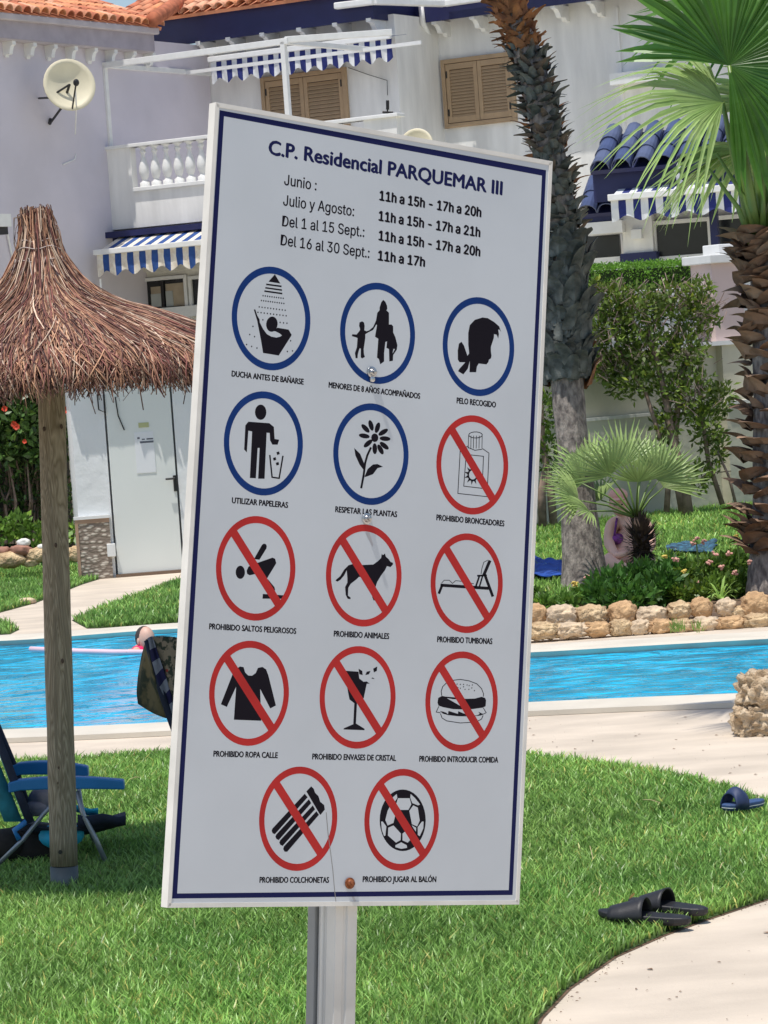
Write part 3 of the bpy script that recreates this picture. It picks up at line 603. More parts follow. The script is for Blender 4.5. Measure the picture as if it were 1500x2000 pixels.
# roof with barrel tiles
def tile_mesh(r=.105, L=.42, m=M_tile):
    V = []; Fs = []; K = 8
    for j, (y, rr) in enumerate(((0, r), (L, r * .86))):
        for ro in (rr, rr - .014):
            for k in range(K + 1):
                a = pi * k / K; V.append((cos(a) * ro, y, sin(a) * ro))
    n_ = K + 1
    for k in range(K): Fs += [(k, k + 1, 2 * n_ + k + 1, 2 * n_ + k), (n_ + k + 1, n_ + k, 3 * n_ + k, 3 * n_ + k + 1), (k + 1, k, n_ + k, n_ + k + 1), (2 * n_ + k, 2 * n_ + k + 1, 3 * n_ + k + 1, 3 * n_ + k)]
    return mesh_data("roof_tile", V, Fs, m)
tmesh = tile_mesh()
tmesh2 = [tile_mesh(m=mat(f"terracotta_tile_{c}", col, .85, var=.3, nscale=6)) for c, col in (("pale", (.70, .36, .22)), ("deep", (.50, .16, .08)), ("orange", (.68, .28, .13)))] + [tmesh]
def tiles(fr, u0, u1, z, w, rows, parent, meshes, slope=radians(21), pitch=.235, rowL=.36, m_under=M_tile, skip=None, lim=300):
    Lr = rows * rowL; dn = -fr.n * cos(slope) + Vector((0, 0, sin(slope))); up_ = fr.t.cross(dn)
    if up_.z < 0: up_ = -up_
    a, b_ = fr.pt(u0, z, w), fr.pt(u1, z, w)
    us = MB(); us.box8([a - up_ * .06, b_ - up_ * .06, b_ + dn * Lr - up_ * .06, a + dn * Lr - up_ * .06, a + up_ * .0, b_ + up_ * .0, b_ + dn * Lr, a + dn * Lr]); rf = us.build("roof", m_under, parent)
    xx = fr.t; R3 = Matrix((xx, dn, xx.cross(dn))).transposed()
    if R3.col[2].z < 0: R3 = Matrix((-xx, dn, (-xx).cross(dn))).transposed()
    cnt = 0; u = u0 + pitch / 2; fill = MB()
    while u < u1:
        for r in range(rows):
            if skip and skip(u, r): continue
            o = fr.pt(u, z, w) + dn * (r * rowL - .05) + up_ * (.03 + .012 * random.random())
            px_, py_, _ = proj(o + dn * .2)
            if -30 < px_ < 1530 and -30 < py_ < 2000 and cnt < lim:
                ob = inst("roof_tile", random.choice(meshes), Matrix.Translation(o) @ Matrix.Rotation(random.uniform(-.02, .02), 4, 'Z') @ R3.to_4x4(), rf); cnt += 1
        u += pitch
    return rf
tiles(FA, eu0 - 1.0, eu1 + .2, EZ + .50, WR + .62, 7, house, tmesh2)
# gutter and downpipe
def P3(fr, x, y, w): return fr.pt(*fr.hit(x, y, w), w)
g_ = MB(); a = P3(FA, 655, 12, WR + .62); b_ = FA.pt(eu1 + .15, a.z - .01, WR + .62); c_ = FA.pt(eu1 + .7, a.z - .02, WS + .66); d_ = FA.pt(FA.hit(960, -10, WS + .66)[0] + 6, a.z + .03, WS + .66)
for q1, q2 in ((a, b_), (b_, c_), (c_, d_)): g_.bar(q1, q2, .13, .11)
g_.build("gutter", M_white, house, bevel=.02)
dp = [P3(FA, 822, 12, WS + .6), P3(FA, 826, 45, WS + .6), P3(FA, 842, 76, WS + .1), P3(FA, 845, 100, WS + .09), P3(FA, 858, 275, WS + .09), P3(FA, 870, 400, WS + .09)]
g_ = MB(); g_.tube(dp, .048, 10); g_.build("downpipe", M_white, house, smooth=True)
g_ = MB(); g_.tube([P3(FA, 834, 78, WS + .04), P3(FA, 849, 275, WS + .04)], .035, 8); g_.build("downpipe", M_white, house, smooth=True)
# shutters
slm = {}
def shutter_pair(fr, corners, w, parent, nsl=15):
    (x0, y0), (x1, y1) = corners; u0, z1 = fr.hit(x0, y0, w); u1, z0 = fr.hit(x1, y1, w)
    win = MB(); win.fbox(fr, u0 + .05, u1 - .05, z0 + .05, z1 - .05, w - .02, w + .012); wn = win.build("shuttered_window", M_dark, parent)
    fm = MB(); t_ = .075
    fm.fbox(fr, u0, u0 + t_, z0, z1, w, w + .07); fm.fbox(fr, u1 - t_, u1, z0, z1, w, w + .07); fm.fbox(fr, u0 + t_, u1 - t_, z1 - t_, z1, w, w + .07); fm.fbox(fr, u0 + t_, u1 - t_, z0, z0 + t_, w, w + .07)
    fm.build("frame", M_shut, wn, bevel=.006)
    um = (u0 + u1) / 2
    for a_, b2 in ((u0 + t_ + .008, um - .004), (um + .004, u1 - t_ - .008)):
        lf = MB(); s_ = .075; za, zb = z0 + t_ + .01, z1 - t_ - .01
        lf.fbox(fr, a_, a_ + s_, za, zb, w + .012, w + .055); lf.fbox(fr, b2 - s_, b2, za, zb, w + .012, w + .055); lf.fbox(fr, a_ + s_, b2 - s_, zb - .10, zb, w + .012, w + .055); lf.fbox(fr, a_ + s_, b2 - s_, za, za + .10, w + .012, w + .055)
        lf.build("shutter_leaf", M_shut, wn, bevel=.004)
        key = round(b2 - a_, 2); hh = (zb - za - .2) / nsl
        if key not in slm:
            q = MB(); L = (b2 - a_ - 2 * s_) ; c0 = fr.n * .030; e_ = Vector((0, 0, hh * .62)); tt = fr.t * L
            V = [fr.n * .008 + e_ * 1.0, tt + fr.n * .008 + e_ * 1.0, tt + c0 - e_ * .25, c0 - e_ * .25]; V += [v - Vector((0, 0, .010)) for v in V]
            q.box8([V[4], V[5], V[6], V[7], V[0], V[1], V[2], V[3]]); bm = bmesh.new(); me = mesh_data("slat", q.V, q.F, M_shut); bm.from_mesh(me); bmesh.ops.recalc_face_normals(bm, faces=bm.faces); bm.to_mesh(me); bm.free(); slm[key] = me
        for i in range(nsl): inst("slat", slm[key], Matrix.Translation(fr.pt(a_ + s_, za + .1 + hh * (i + .2), w + .014)), wn)
        hn = MB(); uu = a_ + .02 if a_ < um - .05 and b2 < um else b2 - .02
        for zz in (za + .18, zb - .18): hn.fbox(fr, uu - .012, uu + .012, zz - .06, zz + .06, w + .056, w + .064)
        hn.build("hinge", M_black, wn)
    return wn
w1 = shutter_pair(FA, ((863, 118), (1012, 236)), WS, house); w1['label'] = "tan louvred shutters closed, beside the palm trunk"
w2 = shutter_pair(FA, ((511, 152), (689, 300)), WR, house, 17); w2['label'] = "tan louvred shutters closed, under the striped awning"
# balcony
bal = MB(); ub = FA.hit(192, 450, 0)[0]; zt = FA.hit(188, 296, 0)[1]; zb_ = FA.hit(195, 452, 0)[1]; uo = FA.hit(257, 330, 0)[0]
zo1 = FA.hit(262, 283, 0)[1]; zo0 = FA.hit(262, 375, 0)[1]; uend = FA.hit(775, 250, 0)[0]; uo2 = uend - .6
bal.fbox(FA, ub, uo, zb_, zt, -.15, 0); bal.fbox(FA, uo, uo2, zb_, zo0, -.15, 0); bal.fbox(FA, uo2, uend, zb_, zt, -.15, 0); bal.fbox(FA, uo, uo2, zo1, zt, -.15, 0)
bal.fbox(FA, ub, ub + .15, zb_, zt, WR, -.15); bal.build("balcony_wall", M_plaster, house)
e = MB(); e.fbox(FA, ub - .05, uend + .05, zt, zt + .06, -.20, .05); e.build("balcony_rail_cap", M_white, house, bevel=.01)
e = MB(); e.fbox(FA, uo + .02, uo2 - .02, zo0, zo0 + .07, -.17, .05); e.build("balcony_sill", M_white, house, bevel=.01)
e = MB(); e.fbox(FA, ub, uend, zb_ - .15, zb_, WR, -.15); e.build("balcony_slab", M_plaster, house)
bmesh2 = baluster_mesh(zo1 - zo0 - .07, .085)
for i in range(9): inst("baluster", bmesh2, Matrix.Translation(FA.pt(FA.hit(281, 330, -.07)[0] + i * .232, zo0 + .07, -.075)), house)
# navy beam under the balcony, dark recess, lower awning, windows
z1 = FA.hit(168, 456, .12)[1]; z0 = FA.hit(168, 470, .12)[1]; un = FA.hit(167, 460, .12)[0]
e = MB(); e.fbox(FA, un, uend, z0, z1 - .02, -.25, .22); e.build("navy_beam", M_navy, house)
e = MB(); e.fbox(FA, un + .15, uend, z0 - .22, z0, -.5, .02); e.build("navy_beam", M_navy, house)
e = MB(); a = P3(FA, 137, 480, .2); b_ = P3(FA, 170, 462, .2); e.bar(a, b_ + (b_ - a) * .1, .10, .12); e.build("beam_end", M_white, house)
LW = -.9
e = MB(); e.fbox(FA, ub, uend, TZ, z0 - .0, LW - .2, LW); e.build("ground_floor_wall", M_trim, house)
# windows of the ground floor
def window(fr, xa, ya, xb, yb, w, parent, mull=(), fr_w=.06, m_f=M_white, name="window", glass=M_dark):
    u0, z1 = fr.hit(xa, ya, w); u1, z0 = fr.hit(xb, yb, w)
    p = MB(); p.fbox(fr, u0, u1, z0, z1, w - .05, w + .012); g0 = p.build(name, glass, parent)
    f_ = MB(); f_.fbox(fr, u0 - fr_w, u0, z0 - fr_w, z1 + fr_w, w, w + .06); f_.fbox(fr, u1, u1 + fr_w, z0 - fr_w, z1 + fr_w, w, w + .06); f_.fbox(fr, u0, u1, z1, z1 + fr_w, w, w + .06); f_.fbox(fr, u0, u1, z0 - fr_w, z0, w, w + .06)
    for mx_ in mull:
        um_ = u0 + (u1 - u0) * mx_; f_.fbox(fr, um_ - .03, um_ + .03, z0, z1, w + .012, w + .05, 1)
    f_.build("frame", [m_f, M_black], g0, bevel=.004); return g0, (u0, u1, z0, z1)
M_cur = mat("beige_curtain", (.40, .33, .24), .9, var=.15, nscale=5)
wn, (a0, a1, b0, b1) = window(FA, 276, 551, 365, 598, LW, house, (.5,)); wn['label'] = "sliding window under the lower striped awning"
q = MB(); q.fbox(FA, a0 + .22 * (a1 - a0), a0 + .46 * (a1 - a0), b0 + .03, b1 - .10, LW + .014, LW + .02); q.fbox(FA, a0 + .56 * (a1 - a0), a1 - .02, b0 + .02, b1 - .07, LW + .014, LW + .02); q.build("curtain", M_cur, wn)
q = MB(); q.fbox(FA, a0 + .22 * (a1 - a0), a0 + .45 * (a1 - a0), b0 + .03, b0 + .25, LW + .022, LW + .03); q.fbox(FA, a0 + .56 * (a1 - a0), a0 + .72 * (a1 - a0), b0 + .02, b0 + .28, LW + .022, LW + .03); q.build("inner_shelf", mat("dull_white_item", (.42, .44, .42), .8, var=.1), wn)
window(FA, 376, 546, 420, 592, LW, house, (), m_f=M_white)
q = MB(); u0, z1_ = FA.hit(272, 603, LW + .08); u1, zz0 = FA.hit(430, 700, LW + .08)
q.fbox(FA, u0 - .1, uend, z1_ - .20, z1_ - .02, LW, LW + .12); q.fbox(FA, FA.hit(366, 640, LW)[0], FA.hit(366, 640, LW)[0] + .12, TZ, z1_ - .2, LW, LW + .1); q.build("white_band", M_white, house)
q = MB(); q.fbox(FA, FA.hit(300, 620, LW)[0], FA.hit(363, 620, LW)[0], TZ, z1_ - .2, LW, LW + .03); q.build("dark_opening", M_dark, house)
e = MB(); e.fbox(FA, FA.hit(240, 540, LW)[0], uend, b1 + .16, b1 + .24, LW, LW + .09); e.build("window_lintel", M_trim, house)
# lattice screen by the window
la0, lz1 = FA.hit(206, 568, LW + .2); la1, lz0 = FA.hit(270, 640, LW + .2)
q = MB(); st = .13; L_ = la1 - la0; H_ = lz1 - lz0; k = -H_
while k < L_:
    for sg in (1, -1):
        x0_, x1_ = max(k, 0), min(k + H_, L_)
        if x1_ > x0_:
            za = (x0_ - k) if sg > 0 else H_ - (x0_ - k); zb2 = (x1_ - k) if sg > 0 else H_ - (x1_ - k)
            q.bar(FA.pt(la0 + x0_, lz0 + za, LW + .2 + sg * .008), FA.pt(la0 + x1_, lz0 + zb2, LW + .2 + sg * .008), .055, .012, up=FA.n)
    k += st
q.build("lattice_screen", M_white, house)
# awnings
M_ab = mat("awning_blue", (.022, .075, .27), .85, var=.12, nscale=20); M_aw = mat("awning_cream", (.80, .76, .66), .85, var=.08, nscale=14, col2=(.68, .60, .50))
M_ab2 = mat("awning_navy", (.018, .028, .17), .85, var=.12, nscale=20); M_aw2 = mat("awning_white", (.74, .76, .78), .85, var=.05)
def awning(fr, x0, y0, x1, y1, w, nst, drop, back, rise, parent, mb_, mw_, scal=3.0, barw=.09, lab=None, ext=0):
    u0, za = fr.hit(x0, y0, w); u1, zb2 = fr.hit(x1, y1, w); zf = (za + zb2) / 2; sw = (u1 - u0) / nst; nst += ext
    aw = MB(); K = 4
    for i in range(nst):
        a_, b2 = u0 + i * sw, u0 + (i + 1) * sw; m_ = i % 2
        q1, q2 = fr.pt(a_, zf, w), fr.pt(b2, zf, w); aw.add([q1, q2, fr.pt(b2, zf + rise, w - back), fr.pt(a_, zf + rise, w - back)], [(0, 1, 2, 3)], m_)
        V = []
        for j in range(K + 1):
            uu = a_ + (b2 - a_) * j / K; ph = (i + j / K) / scal; dz = drop * (1 + .13 * cos(2 * pi * ph)); wob = .012 * sin(ph * 9)
            V += [fr.pt(uu, zf - .02, w + .01), fr.pt(uu, zf - dz * .5, w + .02 + wob), fr.pt(uu, zf - dz, w + .015 - wob)]
        aw.add(V, [(j * 3 + r, j * 3 + 3 + r, j * 3 + 4 + r, j * 3 + 1 + r) for j in range(K) for r in range(2)], m_)
    a2 = aw.build("awning", [mw_, mb_], parent, smooth=False)
    if lab: a2['label'] = lab
    so_ = a2.modifiers.new("solid", 'SOLIDIFY'); so_.thickness = .004
    br_ = MB(); br_.fbox(fr, u0 - .03, u0 + nst * sw, zf - .045, zf + .045, w + .0, w + .08); br_.build("front_bar", M_white, a2, bevel=.01)
    return a2
awning(FA, 190, 497, 393, 470, .75, 17, .36, .75, .28, house, M_ab, M_aw, 3.0, lab="blue and cream striped awning under the balcony", ext=14)
awning(FA, 413, 121, 765, 66, WR + .55, 34, .38, .5, .06, house, M_ab2, M_aw2, 3.0, lab="narrow navy and white striped awning above the shutters")
# awning post under the lower awning
e = MB(); a = P3(FA, 196, 545, .7); e.bar(a, Vector((a.x, a.y, TZ)), .03, .03); e.build("awning_post", M_white, house)
# small floor-level objects seen on the balcony: white rail, dish, cable and bracket
cb = MB(); cb.tube([P3(FA, 680, 132, WR + .03), P3(FA, 720, 146, WR + .03), P3(FA, 756, 157, WR + .03), P3(FA, 757, 186, WR + .03)], .006, 5); cb.build("cable", M_black, house)
an = MB(); an.tube([P3(FA, 756, 248, WR + .4), P3(FA, 757, 214, WR + .4)], .014, 6); an.tube([P3(FA, 757, 214, WR + .4), P3(FA, 757, 196, WR + .4)], .028, 8); an.tube([P3(FA, 748, 219, WR + .4), P3(FA, 767, 220, WR + .4)], .022, 8)
tag(an.build("antenna", M_black), "small black antenna with a cross piece on the balcony, above the board", "antenna")

# pergola frame over the balcony
pg = thing("pergola_frame", "white metal pergola frame standing on the balcony rail", "pergola", FA.pt(ub, zt, -.1))
def bar_px(a, wa2, b, wb2, t=.085, nm="beam"):
    q = MB(); q.bar(P3(FA, *a, wa2), P3(FA, *b, wb2), t, t); q.build(nm, M_white, pg, bevel=.006)
LP_ = WR + .0
uA, zA = FA.hit(203, 128, -.1); uB, zB = FA.hit(553, 78, -.1)
q = MB(); q.bar(FA.pt(uA, zt + .06, -.1), FA.pt(uA, zA, -.1), .085, .085, up=FA.n); q.build("post", M_white, pg, bevel=.006)
q = MB(); q.bar(FA.pt(uB, zt + .06, -.1), FA.pt(uB, zA, -.1), .085, .085, up=FA.n); q.build("post", M_white, pg, bevel=.006)
q = MB(); q.bar(FA.pt(uA - .04, zA, -.1), FA.pt(uB + .1, zA, -.1), .085, .10); q.build("beam", M_white, pg, bevel=.006)
bar_px((556, 78), -.1, (765, 63), -1.2, .10); 
q = MB(); q.bar(FA.pt(uA, zA, -.1), FA.pt(uA, zA, WR + .02), .085, .085); q.build("beam", M_white, pg, bevel=.006)
q = MB(); q.bar(FA.pt(uB, zA, -.1), FA.pt(uB + .05, zA, WR + .02), .085, .085); q.build("beam", M_white, pg, bevel=.006)
q = MB(); q.bar(FA.pt(uA + .02, zA - .02, -2.5), FA.pt(uB + 1.2, zA - .02, -2.5), .05, .06); q.build("beam", M_white, pg)

# mauve house: wall, gutter, roof
mh = thing("mauve_house", "shaded grey-mauve house wall with a clay tiled roof at the upper left", "house", FB.pt(-6, TZ, -2))
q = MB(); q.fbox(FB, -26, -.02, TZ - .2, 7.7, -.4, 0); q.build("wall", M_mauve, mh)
gz = FB.hit(200, 50, .30)[1]; g1 = FB.hit(309, 72, .30)[0]
q = MB(); q.fbox(FB, -26, g1, gz - .06, gz + .05, .22, .34); q.build("gutter", M_gutter, mh, bevel=.02)
q = MB(); q.fbox(FB, -26, g1 - .04, gz - .34, gz - .06, .19, .24); q.build("fascia", mat("mauve_fascia", (.40, .36, .40), .7, var=.1), mh)
q = MB(); q.fbox(FB, -26, g1 - .04, gz - .36, gz - .33, -.1, .22); q.build("soffit", M_gutter, mh)
cmB = corbel_mesh(FB, .20, .2, .09)
for i in range(9):
    inst("corbel", cmB, Matrix.Translation(FB.pt(FB.hit(28, 90, .2)[0] + (i - 1) * .56, gz - .36, 0)), mh)
rfB = tiles(FB, FB.hit(-40, 30, .6)[0], g1 + .1, gz + .07, .32, 12, mh, tmesh2, lim=250)
# hip line tiles between the two roofs
hp = MB(); a = P3(FB, 300, 52, .45) + Vector((0, 0, .12)); b_ = P3(FB, 415, -5, -1.5) + Vector((0, 0, .3)); hp.tube([a, b_], .13, 10); hp.build("ridge_tile", mat("terracotta_tile_deep", (.5, .16, .08)), mh, smooth=True)
q = MB(); q.tube([P3(FB, 147, 172, .9), P3(FB, 149, 205, .85), P3(FB, 147, 262, .1)], .012, 5); q.tube([P3(FB, 148, 302, .01), P3(FB, 146, 311, .01), P3(FB, 123, 321, .01)], .012, 5); q.build("cable", M_white, mh)
q = MB(); a = FB.hit(22, 430, .4); q.fbox(FB, a[0] - 3, a[0], a[1] - .1, a[1] + .1, 0, .4); q.build("window_canopy", M_white, mh)
q = MB(); q.fbox(FB, a[0] - 3, a[0] - .05, a[1] - .22, a[1] - .1, 0, .36); q.build("window_canopy_under", M_black, mh)
q = MB(); q.tube([P3(FB, 14, 455, .03), P3(FB, 32, 540, .03)], .018, 6); q.build("cable", M_white, mh)

# satellite dishes
def dish(c, axis, r, m, name, lab, arm=True):
    t = thing(name, lab, "satellite dish", c); ax_ = Vector(axis).normalized(); x = ax_.cross(Vector((0, 0, 1))).normalized(); y = ax_.cross(x)
    V = [c - ax_ * .0]; Fs = []; K = 28; R_ = 6
    V = [c - ax_ * .14 * r * 2]
    for i in range(1, R_ + 1):
        rr = r * i / R_
        for k in range(K): V.append(c + (x * cos(2 * pi * k / K) + y * sin(2 * pi * k / K) * 1.0) * rr - ax_ * (.28 * r) * (1 - (i / R_) ** 2))
    Fs = [(0, 1 + k, 1 + (k + 1) % K) for k in range(K)]
    for i in range(R_ - 1):
        for k in range(K): Fs.append((1 + i * K + k, 1 + (i + 1) * K + k, 1 + (i + 1) * K + (k + 1) % K, 1 + i * K + (k + 1) % K))
    o = mk("reflector", V, Fs, m, t, smooth=True); s_ = o.modifiers.new("solid", 'SOLIDIFY'); s_.thickness = .015
    if arm:
        q = MB(); q.tube([c - y * r * .95 * (1 if y.z > 0 else -1) - ax_ * .03, c + ax_ * r * .9 - Vector((0, 0, r * .25))], .014, 6); q.ell(c + ax_ * r * .95 - Vector((0, 0, r * .2)), (.05, .05, .06), 8, 6); q.build("feed_arm", M_black, t)
    return t
dc = P3(FB, 136, 165, .75)
td = dish(dc, (.35, -.93, .18), .425 * 51 / 51, mat("ivory_dish", (.74, .68, .50), .5, var=.06), "satellite_dish", "large round ivory satellite dish on the mauve wall")
q = MB(); q.tube([P3(FB, 97, 242, .02), P3(FB, 122, 208, .5), dc], .022, 6); q.tube([P3(FB, 76, 192, .02), P3(FB, 95, 191, .45), dc], .018, 6); q.tube([P3(FB, 97, 242, .02), P3(FB, 99, 232, .02)], .03, 6); q.build("wall_bracket", M_black, td)
dish(P3(FA, 813, 283, -.5), (-.2, -.95, .2), .27, mat("ivory_dish", (.74, .68, .50)), "satellite_dish", "pale dish whose top just shows above the board", arm=False)

# ================================================================== RIGHT PORCH HOUSE (blue glazed tiles)
FC = Frame(P(1300, 420, 43), (-.28, -.96))
ph = thing("porch_house", "white porch with blue glazed roof tiles and a striped awning behind the fan palm", "house", FC.pt(0, TZ, -1))
def crect(x0, y0, x1, y1, w): 
    u0, z1 = FC.hit(x0, y0, w); u1, z0 = FC.hit(x1, y1, w); return u0, u1, z0, z1
uL = FC.hit(1170, 380, 0)[0]; uR = uL + 5.5
q = MB(); z1 = FC.hit(1172, 345, .35)[1]; z0 = FC.hit(1172, 378, .35)[1]
q.fbox(FC, uL, uR, z0 - .12, z1 + .06, -.4, .35); q.build("fascia", M_navy, ph)
rt = tile_mesh(.14, .5, M_btile); tiles(FC, uL, uR, z1 + .08, .5, 3, ph, [rt, tile_mesh(.14, .5, mat("blue_glazed_tile_pale", (.09, .11, .19), .4, var=.25))], slope=radians(26), pitch=.30, rowL=.42, m_under=M_navy)
q = MB(); q.tube([P3(FC, 1328, 318, .55), P3(FC, 1322, 335, .62), P3(FC, 1326, 352, .62), P3(FC, 1340, 364, .5)], .035, 7); q.build("white_pipe", M_white, ph, smooth=True)
awning(FC, 1193, 388, 1442, 364, .9, 17, .30, .8, .2, ph, M_ab2, M_aw2, 4.0, lab="navy and white striped awning of the porch", ext=6)
u0, u1, zz0, zz1 = crect(1150, 440, 1215, 520, -.7)
q = MB(); q.fbox(FC, uL - 1.6, uR, TZ, z0, -1.0, -.8); q.build("wall", M_plaster, ph)
wl = MB(); a = crect(1214, 432, 1277, 498, 0); wl.fbox(FC, a[0], a[1], TZ, a[3] + .2, -.8, 0); wl.build("pier", M_plaster, ph)
wl = MB(); a = crect(1212, 496, 1280, 520, 0.03); wl.fbox(FC, a[0], a[1] + .03, TZ, a[3], -.3, .05); wl.build("navy_plinth", M_navy, ph)
wl = MB(); a = crect(1232, 448, 1254, 466, .1); wl.fbox(FC, a[0], a[1], a[2], a[3], 0, .12); wl.build("wall_lamp", M_white, ph, bevel=.01)
window(FC, 1282, 440, 1386, 494, -.2, ph); 
window(FC, 1402, 430, 1452, 478, -.2, ph)
wl = MB(); a = crect(1277, 420, 1500, 436, -.2); wl.fbox(FC, a[0], a[1], a[3] - .35, a[3] + .3, -.8, -.26); wl.fbox(FC, a[0], a[1], TZ, crect(1282, 496, 1400, 500, -.2)[2], -.8, -.2); wl.build("window_wall", M_plaster, ph)
wl = MB(); a = crect(1385, 418, 1405, 505, .35); wl.fbox(FC, a[0], a[1], TZ, z0, .2, .36); wl.build("navy_column", M_navy, ph)
wl = MB(); a = crect(1148, 462, 1212, 510, -.5); wl.fbox(FC, a[0] - .4, a[1], a[2], a[3], -.6, -.5); wl.build("dark_opening", M_dark, ph)
wl = MB(); a = crect(1140, 436, 1216, 456, .2); wl.fbox(FC, a[0], a[1], a[2] + .02, a[3], -.5, .2); wl.build("entrance_lintel", M_white, ph)
wl = MB(); a = crect(1140, 506, 1212, 524, -.1); wl.fbox(FC, a[0], a[1], TZ, a[3], -.4, -.1); wl.build("low_wall", M_plaster, ph)
# lower lean-to roof with white verge
a = FC.pt(*FC.hit(1128, 410, .2), .2); b_ = FC.pt(*FC.hit(1168, 352, .2), -.9); wl = MB(); wl.bar(a, b_, .12, .10); wl.build("verge", M_white, ph)
a = FC.hit(1130, 414, .2); rr2 = tiles(FC, a[0], FC.hit(1196, 410, .2)[0], a[1] - .04, .2, 2, ph, [rt], slope=radians(32), pitch=.28, rowL=.42, m_under=M_navy)
wl = MB(); wl.fbox(FC, a[0], FC.hit(1196, 410, .2)[0], a[1] - .16, a[1] - .05, -.1, .16); wl.build("fascia", M_navy, ph)
# air-conditioning/white box seen through the fronds
wl = MB(); a = FA.hit(1195, 145, WS + .2); b_ = FA.hit(1240, 162, WS + .2); wl.fbox(FA, a[0], b_[0] + .5, b_[1], a[1], WS, WS + .3); wl.build("window_canopy", M_white, house)

# ================================================================== EQUIPMENT SHED
sa = G(162, 1133); FS = Frame(sa, (.12, -.993))
sh = thing("equipment_shed", "white rendered pump shed with a closed white metal door", "shed", FS.pt(.8, 0, -1))
M_shed = mat("white_shed_render", (.78, .80, .80), .85, var=.05, nscale=1.5, bump=.010, bscale=7)
u_l = 0; ud0 = FS.hit(229, 1100)[0]; ud1 = FS.hit(356, 1100)[0]; SZ = 2.12
q = MB(); q.fbox(FS, u_l, ud0 - .02, 0, SZ, -2.4, 0); q.fbox(FS, ud1 + .02, ud1 + 1.6, 0, SZ, -2.4, 0); q.fbox(FS, ud0 - .02, ud1 + .02, 2.02, SZ, -2.4, 0); q.fbox(FS, ud0 - .02, ud1 + .02, 0, 2.02, -2.4, -.15); q.build("wall", M_shed, sh)
M_door = mat("white_steel_door", (.74, .77, .74), .3, var=.03, nscale=1.0, bump=.0015, bscale=1.6, spec=.5)
q = MB(); q.fbox(FS, ud0, ud1, .03, 2.0, -.06, .012); dr = q.build("door", M_door, sh, bevel=.004)
hx, hz_ = FS.hit(341, 942, .03); q = MB(); q.fbox(FS, hx - .012, hx + .022, hz_ - .09, hz_ + .07, .012, .025); q.tube([FS.pt(hx, hz_ + .04, .02), FS.pt(hx, hz_ + .04, .07), FS.pt(hx - .09, hz_ + .04, .07)], .011, 8); q.build("handle", M_black, dr, bevel=.004)
def sq(x0, y0, x1, y1, w, w2, m, nm, par):
    u0, z1 = FS.hit(x0, y0, w); u1, z0 = FS.hit(x1, y1, w); q = MB(); q.fbox(FS, u0, u1, z0, z1, w2, w); return q.build(nm, m, par)
pn = sq(262, 845, 305, 922, .018, .012, mat("notice_paper", (.76, .78, .80), .5, var=.02), "door_notice", dr)
for i, (x0, y0, x1) in enumerate(((268, 854, 273), (277, 857, 283), (286, 856, 299), (273, 862, 300))): sq(x0, y0, x1, y0 + (3.5 if i < 1 else 2), .0190, .0181, mat("grey_ink", (.12, .13, .16), .6), "print_line", pn)
sq(270, 826, 291, 834, .018, .012, mat("yellowish_plate", (.48, .50, .25), .5, var=.1), "door_plate", dr)
q = MB(); a = FS.hit(224, 1075, .05); q.fbox(FS, a[0] - .075, a[0] + .01, a[1] - .06, a[1] + .07, 0, .07); q.build("hinge_box", M_white, sh, bevel=.006)
# pebble-pattern plinth with cap
M_pb, ntp, bpb = new_mat("pebbled_plinth")
tcp = N(ntp, "ShaderNodeTexCoord"); vo = N(ntp, "ShaderNodeTexVoronoi", feature='F1'); vo.inputs["Scale"].default_value = 26; mpp = N(ntp, "ShaderNodeMapping"); mpp.inputs["Rotation"].default_value = (0, .6, 0); mpp.inputs["Scale"].default_value = (.6, 1, 1.3); ntp.links.new(tcp.outputs["Object"], mpp.inputs[0]); ntp.links.new(mpp.outputs[0], vo.inputs[0])
crp = N(ntp, "ShaderNodeValToRGB"); crp.color_ramp.elements[0].position = .28; crp.color_ramp.elements[0].color = (.62, .55, .46, 1); crp.color_ramp.elements[1].position = .5; crp.color_ramp.elements[1].color = (.24, .19, .15, 1); ntp.links.new(vo.outputs[0], crp.inputs[0]); ntp.links.new(crp.outputs[0], bpb.inputs["Base Color"]); bpb.inputs["Roughness"].default_value = .85
bb = N(ntp, "ShaderNodeBump"); bb.invert = True; bb.inputs["Distance"].default_value = .01; ntp.links.new(vo.outputs[0], bb.inputs["Height"]); ntp.links.new(bb.outputs[0], bpb.inputs["Normal"])
ztp = FS.hit(190, 1003, .05)[1]
q = MB(); q.fbox(FS, u_l - .04, ud0 - .05, 0, ztp - .05, .002, .05); pl = q.build("plinth", M_pb, sh)
M_bord = mat("terracotta_border", (.42, .27, .18), .8, var=.15)
q = MB(); q.fbox(FS, u_l - .04, u_l - .01, 0, ztp - .05, .05, .058); q.fbox(FS, u_l - .01, ud0 - .05, ztp - .09, ztp - .05, .05, .058); q.build("plinth_border", M_bord, sh)
q = MB(); q.fbox(FS, u_l - .05, ud0 - .04, ztp - .05, ztp - .02, .002, .065); q.build("plinth_cap", M_white, sh)
q = MB(); q.fbox(FS, ud0 - .02, ud1 + .02, 0, .03, -.1, .05); q.build("threshold", mat("brown_threshold", (.18, .12, .08), .8), sh)
